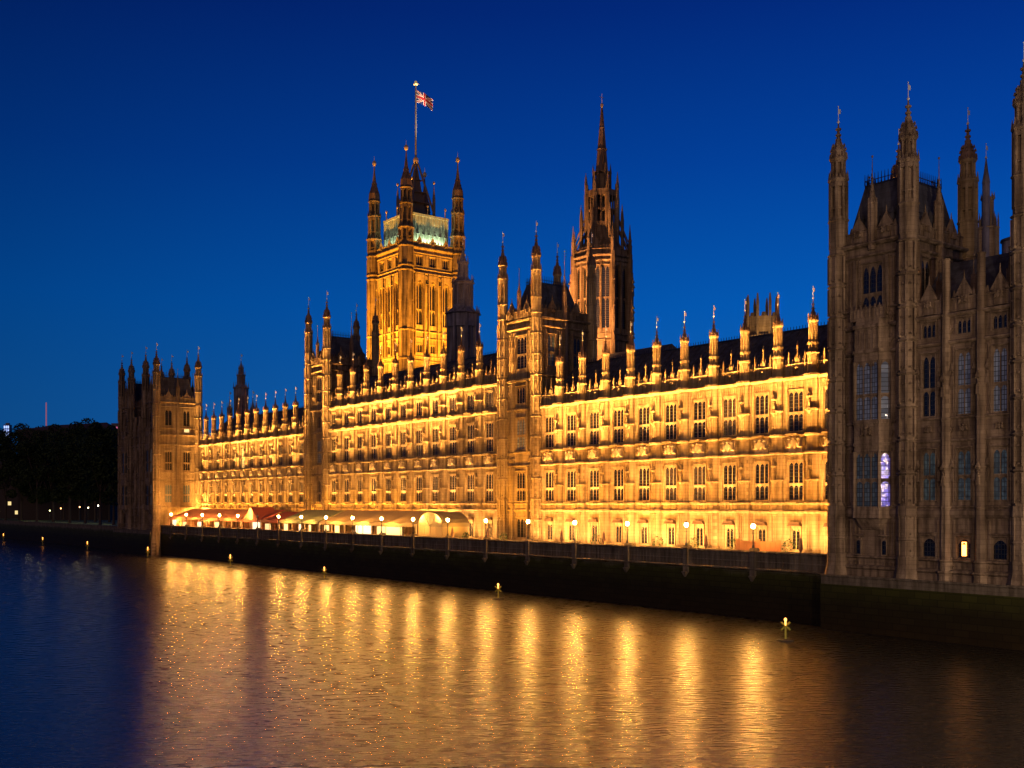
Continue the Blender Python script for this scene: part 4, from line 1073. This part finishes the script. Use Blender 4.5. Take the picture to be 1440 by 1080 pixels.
bk3 = nn(tt, 'ShaderNodeTexBrick'); tt.links.new(cb3.outputs[0], bk3.inputs['Vector']); bk3.inputs['Scale'].default_value = 1; bk3.inputs['Brick Width'].default_value = 1.5; bk3.inputs['Row Height'].default_value = .62
bk3.inputs['Mortar Size'].default_value = .04; bk3.inputs['Color1'].default_value = (1, 1, 1, 1); bk3.inputs['Color2'].default_value = (.72, .70, .68, 1); bk3.inputs['Mortar'].default_value = (.5, .5, .5, 1)
mk3 = nn(tt, 'ShaderNodeMix', data_type='RGBA', blend_type='MULTIPLY'); mk3.inputs[0].default_value = 1; tt.links.new(rp.outputs[0], mk3.inputs[6]); tt.links.new(bk3.outputs[0], mk3.inputs[7])
tt.links.new(mk3.outputs[2], bb.inputs['Base Color']); bb.inputs['Roughness'].default_value = .7; bb.inputs['Specular IOR Level'].default_value = .12
bp = nn(tt, 'ShaderNodeBump'); bp.inputs['Strength'].default_value = .6; tt.links.new(nz.outputs[0], bp.inputs['Height']); tt.links.new(bp.outputs[0], bb.inputs['Normal'])

def river_wall():
    t = thing('river_wall', 'long dark river wall with panelled parapet below the terrace', 'wall', (91.0, 258.7, 0))
    L = 258.7 - 64.9
    b = MB(); b.box(0, L, -.8, 0, -1, 5.2); b.build('wall', algae, t, (0, 0, 0), EAST)
    p = MB(); p.box(0, L, -.5, -.05, 5.2, 7.15)
    string(p, 0, L, 5.2, .26, .42, -.05); string(p, 0, L, 7.0, .3, .16, -.05); p.box(0, L, -.66, -.5, 7.0, 7.3)
    u = .4
    while u < L - .8: ribs(p, u, u + 1.5, 5.55, 6.9, -.05, .5, .05, .05); u += 1.625
    p.build('parapet', WSTONE, t, (0, 0, 0), EAST)
    pm = MB(); pm.box(-.34, .34, -.5, .3, 4.6, 7.32); pm.frus(0, .3, 4.0, 4.6, .1, .05, .34, .3) ; pm.frus(0, -.1, 7.32, 7.6, .42, .46, .3, .34)
    pm = pm.mesh('pier', WSTONE)
    for s in LAMP_S: put('pier', pm, t, (0, s - 258.7, 0), EAST)
A0 = 1500 * 91.0 / (COS * COS)
LAMP_S = []
for k in range(0, 20):
    inv = 6.679e-4 + k * 4.479e-5 - 4.479e-5
    LAMP_S.append(A0 * inv - 91.0 * math.tan(TH))
LAMP_S = [s for s in LAMP_S if 66 < s < 256]
river_wall()

ORD = ['first', 'second', 'third', 'fourth', 'fifth', 'sixth', 'seventh', 'eighth', 'ninth', 'tenth', 'eleventh', 'twelfth', 'thirteenth', 'fourteenth', 'fifteenth', 'sixteenth', 'seventeenth', 'eighteenth', 'nineteenth', 'twentieth']
def make_lamp(glow=True):
    t = thing('terrace_lamp', 'x', 'lamp', (90.9, 0, 7.6))
    p = MB(); p.lathe(0, 0, [(0, .16), (.3, .12), (.34, .07), (1.9, .05), (1.96, .12), (2.06, .12)]); p.box(-.3, .3, -.02, .02, 1.6, 1.64); p.build('post', IRON, t)
    g = MB(); g.blob(0, 0, 2.36, .22, .22, .25, 12, 8); g.build('globe', GLOBE if glow else simple('unlit_globe', (.3, .28, .24), .3), t, smooth=True)
    c = MB(); c.prism(0, 0, 2.68, 2.86, .13, .03, 8); c.prism(0, 0, 2.86, 3.05, .02, .01, 6); c.build('cap', IRON, t)
    return t
proto = None; n_l = 0
for i, s in enumerate(LAMP_S):
    px = 720 + 1500 * (91 * COS - s * SIN) / (s * COS + 91 * SIN)
    if abs(px - 363) < 8:
        o = make_lamp(False); tag(o, 'unlit lamp post on the terrace wall beside the red awning gable', 'lamp', 'lamps along the terrace wall')
    else:
        if proto is None: proto = make_lamp(); o = proto
        else: o = copy_tree(proto)
        tag(o, 'glowing globe lamp on the terrace wall, %s lit one from the dark near pavilion' % ORD[n_l], 'lamp', 'lamps along the terrace wall'); n_l += 1
    o.location = (90.9, s, 7.6)

# wall and feet under the near pavilion, and garden wall beyond the far one
def plain_wall(name, label, s0, s1, q, ztop):
    t = thing(name, label, 'wall', (q, s1, 0)); L = s1 - s0
    b = MB(); b.box(0, L, -1.2, 0, -1, ztop - .9); b.build('wall', algae, t, (0, 0, 0), EAST)
    c = MB(); c.box(0, L, -1.0, -.1, ztop - .9, ztop - .2); string(c, 0, L, ztop - .2, .25, .1, -.1); c.build('coping', WSTONE, t, (0, 0, 0), EAST)
    return t
plain_wall('embankment_wall', 'dark wet wall with green weed under the near pavilion', -40, 64.9, PQ - 1.6, 5.4)
plain_wall('embankment_wall', 'dark wall in the river at the foot of the far pavilion', 258.8, 287.5, PQ - 1.6, 6.0)
plain_wall('garden_wall', 'low dark garden river wall under the trees at the left', 285.9, 620, 92.0, 6.4)
b = MB(); b.box(93.2, 175, -620, -290, ZT - .05, ZT + .02); o = b.build('garden_lawn', simple('lawn_green', (.05, .085, .02), .9)); tag(o, 'lawn under the dark garden trees', None, None, 'structure')

# ------------------------------------------------------------------ awnings and tents on the terrace
def cloth(name, c): 
    m, t, b = mat(name); b.inputs['Base Color'].default_value = (*c, 1); b.inputs['Roughness'].default_value = .8
    return m
RED = cloth('red_canvas', (.42, .085, .05)); PINK = cloth('faded_red_canvas', (.46, .17, .09)); CREAM = cloth('cream_canvas', (.16, .13, .08)); OLIVE = cloth('green_grey_canvas', (.2, .22, .12)); BEIGE = cloth('beige_canvas', (.36, .26, .13))
def awning(label, pxa, pxb, m, zt=11.2, ze=9.1, panels=(), gable=False, back='open'):
    qf, qb = 92.9, 98.6
    s0 = at(pxb, qf); s1 = at(pxa, qf); L = s1 - s0
    t = thing('terrace_marquee', label, 'marquee', (qf, s1, ZT))
    n = max(2, round(L / 4.9)); w = L / n
    r = MB(); za, zb = ze - ZT, zt - ZT
    for i in range(n):
        u0, u1 = i * w, (i + 1) * w; k = 5
        for j in range(k):      # each panel sags slightly between the posts; scalloped valance
            a = u0 + w * j / k; c = u0 + w * (j + 1) / k
            sa = .22 * math.sin(PI * j / k); sc_ = .22 * math.sin(PI * (j + 1) / k)
            r.add([(a, 0, za + sa), (c, 0, za + sc_), (c, 5.7, zb), (a, 5.7, zb), (a, 0, za + sa - .06), (c, 0, za + sc_ - .06), (c, 5.7, zb - .06), (a, 5.7, zb - .06)],
                  [(0, 1, 2, 3), (7, 6, 5, 4), (0, 4, 5, 1), (1, 5, 6, 2), (2, 6, 7, 3), (3, 7, 4, 0)])
            r.poly([(a, za + sa - .06), (c, za + sc_ - .06), (c, za - .38), ((a + c) / 2, za - .5), (a, za - .38)], -.03, .03)
    if gable:
        r.add([(L * .1, -.1, za), (L * .9, -.1, za), (L * .5, -.1, zb + .5), (L * .1, 5, za), (L * .9, 5, za), (L * .5, 5, zb + .5)], [(0, 1, 2), (3, 5, 4), (0, 2, 5, 3), (1, 4, 5, 2)])
    r.build('canopy', m, t, (0, 0, 0), EAST)
    p = MB()
    for i in range(n + 1): p.box(i * w - .05, i * w + .05, -.1, 0, 0, za)
    p.build('posts', simple('white_post', (.5, .45, .36), .6), t, (0, 0, 0), EAST)
    for (a, c, zlo, zhi, pm) in panels:
        q = MB(); q.box(L * a, L * c, -.24, -.18, zlo, zhi)
        for j in range(1, 3):
            pass
        q.build('lit_panel', pm, t, (0, 0, 0), EAST)
    k = MB()                                 # low screens and glazing bars under the eaves
    for i in range(n):
        k.box(i * w + .3, i * w + w - .3, -.5, -.44, 0, 1.0)
        for j in range(4): x = i * w + .4 + (w - .8) * j / 3; k.box(x - .03, x + .03, -.5, -.44, 1.0, za - .5)
    k.build('screen', simple('screen_timber', (.3, .17, .07), .7), t, (0, 0, 0), EAST)
    area('marquee_light', (qf + 3.6, (s0 + s1) / 2, zb + ZT - .9), (qf + 3.6, (s0 + s1) / 2, ZT), L * .85, .5, 9 * L, (1, .62, .22))
    return t
awning('long faded red awning at the foot of the far pavilion end of the terrace', 238, 338, PINK, panels=((.04, .09, 1.0, 2.4, GL_WHITE), (.42, .47, .7, 2.1, GL_WHITE), (.66, .72, 1.0, 2.2, GL_YEL), (.2, .26, .8, 2.0, GL_YEL)))
awning('red gabled awning with a white lit opening on the terrace', 340, 366, RED, panels=((.55, .95, .2, 2.7, GL_WHITE),), gable=True)
awning('short red awning next to the gabled one', 367, 391, RED, zt=10.8, panels=((.2, .5, .8, 2.2, GL_YEL),))
awning('green grey marquee roof on the terrace beside the red awnings', 393, 447, OLIVE, panels=((.1, .2, .5, 2.3, GL_YEL), (.5, .56, .5, 2.3, GL_WHITE), (.75, .8, .5, 2.3, GL_YEL)))
awning('long beige marquee with bright white glazed panels in the middle of the terrace', 449, 585, BEIGE, panels=((.4, .47, .1, 2.6, GL_WHITE), (.48, .56, .1, 2.6, GL_WHITE), (.05, .1, .4, 2.3, GL_YEL), (.17, .22, .4, 2.3, GL_YEL), (.62, .86, .3, 2.4, GL_YEL)))
def dome_tent():
    s0 = at(622, 92.9); s1 = at(588, 92.9); L = s1 - s0
    t = thing('arched_tent', 'cream round topped tent at the end of the beige marquee', 'tent', (92.9, s1, ZT))
    b = MB(); n = 12; pts = [(L / 2 - L / 2 * math.cos(PI * i / n), 2.6 + 2.3 * math.sin(PI * i / n)) for i in range(n + 1)]
    b.poly(pts, -5.2, 0); 
    for i in (2, 4, 6, 8, 10): b.tube((pts[i][0], -.03, pts[i][1]), (L / 2, -.03, 2.6), .03, 4)
    b.build('roof', CREAM, t, (0, 0, 0), EAST)
    w = MB(); w.box(.1, L - .1, -5.1, -.06, 0, 2.6)
    for i in range(5): w.box(L * i / 4 * .96 + .05, L * i / 4 * .96 + .13, -.06, .0, 0, 2.6)
    w.build('side_wall', cloth('tent_wall', (.26, .2, .11)), t, (0, 0, 0), EAST)
dome_tent()
def hoarding():
    q = 93.2; s0, s1 = at(1098, q), at(1034, q)
    t = thing('timber_screen', 'brown timber screen on the terrace in front of the near wing, beside a lamp', 'screen', (q, s1, ZT))
    b = MB(); L = s1 - s0; n = 9
    for i in range(n): b.box(L * i / n + .02, L * (i + 1) / n - .02, -.08, 0, 0, 2.05 if i % 4 else 2.3)
    b.build('boards', simple('brown_boards', (.30, .13, .05), .7), t, (0, 0, 0), EAST)
    f = MB(); f.box(0, L, -.14, -.09, .3, .42); f.box(0, L, -.14, -.09, 1.6, 1.72); f.build('rails', simple('rail_wood', (.2, .1, .05), .7), t, (0, 0, 0), EAST)
hoarding()
# planters with shrubs, parasols and cafe tables on the terrace
LEAF = simple('shrub_leaf', (.05, .085, .03), .8)
def leaves(b, u, v, z, a, c, n, size, rnd):
    for _ in range(n):
        while True:
            p = Vector((rnd.uniform(-1, 1), rnd.uniform(-1, 1), rnd.uniform(-1, 1)))
            if p.length < 1: break
        p = p.normalized() * (p.length ** .4)
        ctr = Vector((u + p.x * a, -v + p.y * a, z + p.z * c))
        d = Vector((rnd.gauss(0, 1), rnd.gauss(0, 1), rnd.gauss(0, 1))).normalized(); e = d.orthogonal().normalized(); s = size * rnd.uniform(.6, 1.3)
        b.add([tuple(ctr + d * s), tuple(ctr + e * s * .6), tuple(ctr - d * s), tuple(ctr - e * s * .6)], [(0, 1, 2, 3)])
def planter(px, k, label):
    q = 94.2; s = at(px, q)
    t = thing('planter', label, 'planter', (q, s, ZT), 0, 'planters along the terrace')
    b = MB(); b.frus(0, 0, 0, .7, .35 * k, .35 * k, .42 * k, .42 * k); b.build('pot', simple('clay_pot', (.25, .1, .05), .8), t)
    l = MB(); leaves(l, 0, 0, .7 + .55 * k, .55 * k, .65 * k, 160, .13, random); l.build('shrub', LEAF, t)
for px, k, lb in ((655, 1.0, 'small shrub in a pot left of the carved doorway of the first river tower'), (708, 1.1, 'rounder potted shrub under the first river tower'), (838, 1.3, 'broad low potted shrub in front of the near wing, left of its middle lamp'),
                  (925, 1.3, 'potted shrub between two lamps in front of the near wing'), (975, 1.3, 'potted shrub just right of a lamp near the timber screen'), (1030, 1.3, 'potted shrub touching the left end of the timber screen'), (1110, 1.4, 'potted shrub right of the timber screen')):
    planter(px, k, lb)
def table_set(px, label, par):
    q = 93.6; s = at(px, q)
    t = thing('cafe_table', label, 'table', (q, s, ZT), 0, 'cafe tables along the terrace')
    b = MB(); b.prism(0, 0, .98, 1.04, .55, .55, 12); b.build('table_top', simple('table_top', (.35, .25, .14), .5), t)
    p = MB(); p.prism(0, 0, 0, .98, .05, .05, 6); p.prism(0, 0, 0, .05, .3, .25, 8); p.build('leg', IRON, t)
    if par:
        o = thing('parasol', 'folded dark parasol standing at ' + par, 'parasol', (q + .1, s + .9, ZT), 0, 'folded parasols on the terrace')
        c = MB(); c.lathe(0, 0, [(1.0, .1), (1.4, .26), (2.3, .16), (2.6, .03)], 8); c.build('canopy', simple('dark_parasol', (.1, .05, .04), .8), o)
        l = MB(); l.prism(0, 0, 0, 2.7, .03, .03, 6); l.prism(0, 0, 0, .12, .3, .25, 8); l.build('pole', IRON, o)
for px, lb, par in ((640, 'round cafe table beside the arched tent', 'the table by the arched tent'), (667, 'round cafe table right of the left potted shrub', None), (690, 'round cafe table left of the first river tower', 'the table left of the first river tower'),
                    (770, 'round cafe table right of the first river tower', None), (795, 'round cafe table next to the lamp in front of the near wing', 'the table by the first river tower lamp'), (855, 'round cafe table right of the broad low shrub', 'the table right of the broad low shrub'),
                    (900, 'round cafe table between two lamps before the near wing', None), (950, 'round cafe table just left of a lamp near the timber screen', None), (1000, 'round cafe table left of the timber screen', 'the table left of the timber screen'), (1135, 'round cafe table nearest the dark near pavilion', 'the table nearest the dark pavilion')):
    table_set(px, lb, par)

# ------------------------------------------------------------------ river beacons
YEL = simple('yellow_marker_paint', (.34, .30, .03), .5)
def make_beacon():
    t = thing('marker_buoy', 'x', 'buoy', (80, 0, 0))
    f = MB(); f.lathe(0, 0, [(-.1, .7), (.12, .75), (.22, .3)], 12); f.build('float', IRON, t)
    p = MB(); p.prism(0, 0, .2, 1.25, .11, .1, 8); p.build('post', YEL, t)
    x = MB()
    for a in (-1, 1): x.tube((-.42 * COS, .42 * SIN, 1.35 - .35 * a), (.42 * COS, -.42 * SIN, 1.35 + .35 * a), .09, 4)
    x.build('cross_topmark', YEL, t)
    l = MB(); l.blob(0, 0, 1.92, .13, .13, .18, 8, 6); l.prism(0, 0, 1.4, 1.8, .08, .08, 6); l.build('lamp', BEACON, t, smooth=True)
    return t
bproto = make_beacon()
for i, (px, q, lb) in enumerate(((1104.5, 78.2, 'yellow cross topped marker buoy with a light, nearest to the dark pavilion'), (700.5, 83, 'lit marker buoy below the first river tower'), (456, 82.5, 'lit marker buoy below the second river tower'),
                         (323.8, 84, 'lit marker buoy below the red awnings'), (207.8, 84, 'lit marker buoy at the foot of the far pavilion'), (122.8, 84, 'lit marker buoy below the right end of the garden trees'),
                         (60, 84, 'lit marker buoy below the middle of the garden trees'), (4.8, 84, 'lit marker buoy at the left edge of the river'))):
    o = bproto if i == 0 else copy_tree(bproto)
    tag(o, lb, 'buoy', 'marker buoys on the river'); o.location = (q, at(px, q), 0)
    if i > 2: o.scale = (1.0, 1.0, 1.2)

# ------------------------------------------------------------------ garden trees at the left
TLEAF, tt2, bb2 = mat('tree_leaf')
g2 = nn(tt2, 'ShaderNodeNewGeometry'); nz2 = nn(tt2, 'ShaderNodeTexNoise'); nz2.inputs['Scale'].default_value = .5; tt2.links.new(g2.outputs['Position'], nz2.inputs['Vector'])
rp2 = nn(tt2, 'ShaderNodeValToRGB'); ramp(rp2, [(.35, (.018, .03, .010)), (.7, (.05, .07, .022))]); tt2.links.new(nz2.outputs[0], rp2.inputs[0]); tt2.links.new(rp2.outputs[0], bb2.inputs['Base Color'])
bb2.inputs['Roughness'].default_value = .8; bb2.inputs['Specular IOR Level'].default_value = .1
BARK = simple('bark', (.05, .035, .025), .9)
def tree(q, s, top, wid, seed, label):
    rnd = random.Random(seed)
    t = thing('plane_tree', label, 'tree', (q, s, ZT), 0, 'trees in the riverside garden')
    h = top - ZT; tr = MB()
    tr.lathe(0, 0, [(0, .55), (1.0, .4), (h * .3, .32), (h * .6, .16)], 7)
    limbs = []
    for i in range(7):
        a = rnd.uniform(0, 2 * PI); z = h * rnd.uniform(.16, .42); e = Vector((math.cos(a) * wid * .6, math.sin(a) * wid * .6, z + h * rnd.uniform(.2, .4)))
        tr.tube((0, 0, z), tuple(e), .13, 5); limbs.append(e)
    tr.build('trunk', BARK, t)
    c = MB()
    cl = [(Vector((0, 0, h * .82)), .5)]
    for e in limbs: cl.append((e, .42))
    for i in range(16):
        a = rnd.uniform(0, 2 * PI); rr = wid * rnd.uniform(.2, .95); z = h * rnd.uniform(.22, .95); k = 1 - ((z / h - .55) / .5) ** 2 * .75
        cl.append((Vector((math.cos(a) * rr * k, math.sin(a) * rr * k, z)), rnd.uniform(.24, .42)))
    for ctr, k in cl:
        leaves(c, ctr.x, -ctr.y, ctr.z, wid * k, wid * k * .9, 260, .42, rnd)
    c.build('crown', TLEAF, t)
spots = [(8, 603), (30, 600), (52, 598), (75, 596), (98, 594), (120, 592), (141, 591), (160, 594)]
words = ['at the far left edge', 'second from the left edge', 'third from the left', 'fourth from the left', 'middle of the row, under the mast', 'sixth from the left', 'seventh from the left', 'nearest the far pavilion']
for i, (px, py) in enumerate(spots):
    q = 97.5 + (i % 2) * 3; s = at(px, q); tree(q, s, zof(py + (i * 7 % 5), q, s), 6.8, 30 + i, 'dark leafy garden tree in the front row, %s' % words[i])
for i, px in enumerate((0, 22, 44, 66, 90, 112, 134, 154)):
    q = 112 + (i % 3) * 3; s = at(px, q); tree(q, s, zof(598 - (i * 11 % 7), q, s), 8.0, 60 + i, 'taller dark tree in the back row behind the garden, %s from the left' % ORD[i])
def far_light(px, q, py, col, label, r=.22):  # globes on added posts stand in for lights of buildings beyond the garden
    s = at(px, q); z = zof(py, q, s)
    t = thing('far_light', label, 'lamp', (q, s, ZT), 0, 'small lights seen between the trunks')
    p = MB(); p.prism(0, 0, 0, z - ZT - r, .05, .04, 6); p.build('post', IRON, t)
    g = MB(); g.blob(0, 0, z - ZT, r, r, r * 1.2, 8, 6); g.build('globe', emis('far_light_globe', col, 9), t, smooth=True)
for px, py, col, lb in ((85.5, 715, (1, .4, .12), 'orange light left of the white one between the trunks'), (98, 717, (.9, .95, 1), 'white light between the tree trunks'), (112, 713, (1, .45, .15), 'orange light just right of the white one between the trunks'),
                        (26, 716, (1, .6, .25), 'faint warm light farthest left between the trunks'), (124, 714, (1, .8, .45), 'pale light under the right hand trees'), (138, 711, (.95, .9, .7), 'cool white light near the far pavilion'), (70, 718, (.8, .8, .3), 'dim yellow light between the middle trunks'), (160, 713, (1, .85, .6), 'brightest pale light beside the far pavilion wall')):
    far_light(px, 104.5, py, col, lb, .2)

for px, q in ((40, 101), (58, 103), (75, 101), (93, 103), (110, 101), (128, 103), (150, 101)):
    l_ = bpy.data.lights.new('lawn_light', 'POINT'); l_.energy = 130; l_.color = (1.0, .85, .4); l_.shadow_soft_size = .15
    o_ = bpy.data.objects.new('lawn_light', l_); COL.objects.link(o_); o_.location = (q, at(px, q), ZT + 2.4)

# ------------------------------------------------------------------ far things beyond the trees
def mast():
    Z = 900; x, y = place(65, Z); t = thing('radio_mast', 'thin pink lit mast rising beyond the trees', 'mast', (x, y, 0))
    b = MB(); b.prism(0, 0, 0, zz(566, Z), .9, .5, 6); b.build('shaft', emis('pink_mast', (.75, .18, .28), .28), t)
mast()
def far_block(label, px0, px1, py, Z, m, litm=None):
    x0, y0 = place((px0 + px1) / 2, Z); w = (px1 - px0) * Z / 1500; h = zz(py, Z)
    t = thing('office_block', label, 'building', (x0, y0, 0), -TH)
    b = MB(); b.box(-w / 2, w / 2, -w, 0, 0, h); b.box(-w * .3, w * .3, -w * .7, -w * .3, h, h + 1.5); b.build('wall', m, t)
    if litm:
        p = MB(); n = 3
        for i in range(n):
            for j in range(4): p.box(-w / 2 + w * (i + .15) / n, -w / 2 + w * (i + .85) / n, .02, .1, h - 3.2 * (j + 1), h - 3.2 * j - 1.0)
        p.build('lit_windows', litm, t)
far_block('blue white lit office block far away at the left edge', 5, 13, 597, 900, simple('office', (.12, .13, .16)), emis('blue_office_light', (.35, .5, 1), 1.6))
def long_roof():
    Z = 420; x, y = place(90, Z)
    t = thing('mansion_block', 'dark long roofed building behind the garden trees', 'building', (x, y, 0), -TH)
    w = 130 * Z / 1500; h = zz(604, Z)
    b = MB(); b.box(-w / 2, w / 2, -14, 0, 0, h); b.build('wall', simple('dark_brick', (.03, .02, .018), .9), t)
    r = MB(); hr = zz(592, Z)
    r.add([(-w / 2, 0, h), (w / 2, 0, h), (w / 2 - 4, 7, hr), (-w / 2 + 14, 7, hr - 1), (-w / 2, 14, h), (w / 2, 14, h)], [(0, 1, 2, 3), (3, 2, 5, 4), (0, 3, 4), (1, 5, 2)])
    r.build('roof', simple('maroon_tiles', (.06, .03, .035), .8), t)
long_roof()
far_block('pink lit top of a building beside the far pavilion turret', 152, 166, 598, 700, simple('far_wall', (.1, .08, .08)), emis('pink_light', (1.0, .16, .38), .55))

def backing_row(label, pa, pb, py, Z, lits):  # dark backing added to close the bright sky gaps between the trunks
    x, y = place((pa + pb) / 2, Z); t = thing('backing_houses', label, 'building', (x, y, 0), -TH)
    w = (pb - pa) * Z / 1500; h = zz(py, Z)
    b = MB(); b.box(-w / 2, w / 2, -12, 0, 0, h); b.build('wall', simple('backing_brick', (.04, .03, .025), .9), t)
    r = MB(); r.poly([(-w / 2, h), (w / 2, h), (w / 2 - 2, h + 3), (-w / 2 + 2, h + 3)], -11, -1); r.build('roof', IRONR, t)
    for u, z in lits:
        m = MB(); m.box(u * w - .7, u * w + .7, 0, .08, z, z + 1.6); m.build('lit_window', GL_YEL, t)
backing_row('low dark houses added as backing under the trees at the left edge', -80, 30, 655, 470, ((.2, 9), (.35, 12), (.44, 8)))
backing_row('low dark houses added as backing under the trees nearer the far pavilion', 32, 200, 668, 470, ((-.3, 9), (-.05, 8), (.2, 12), (.02, 13)))
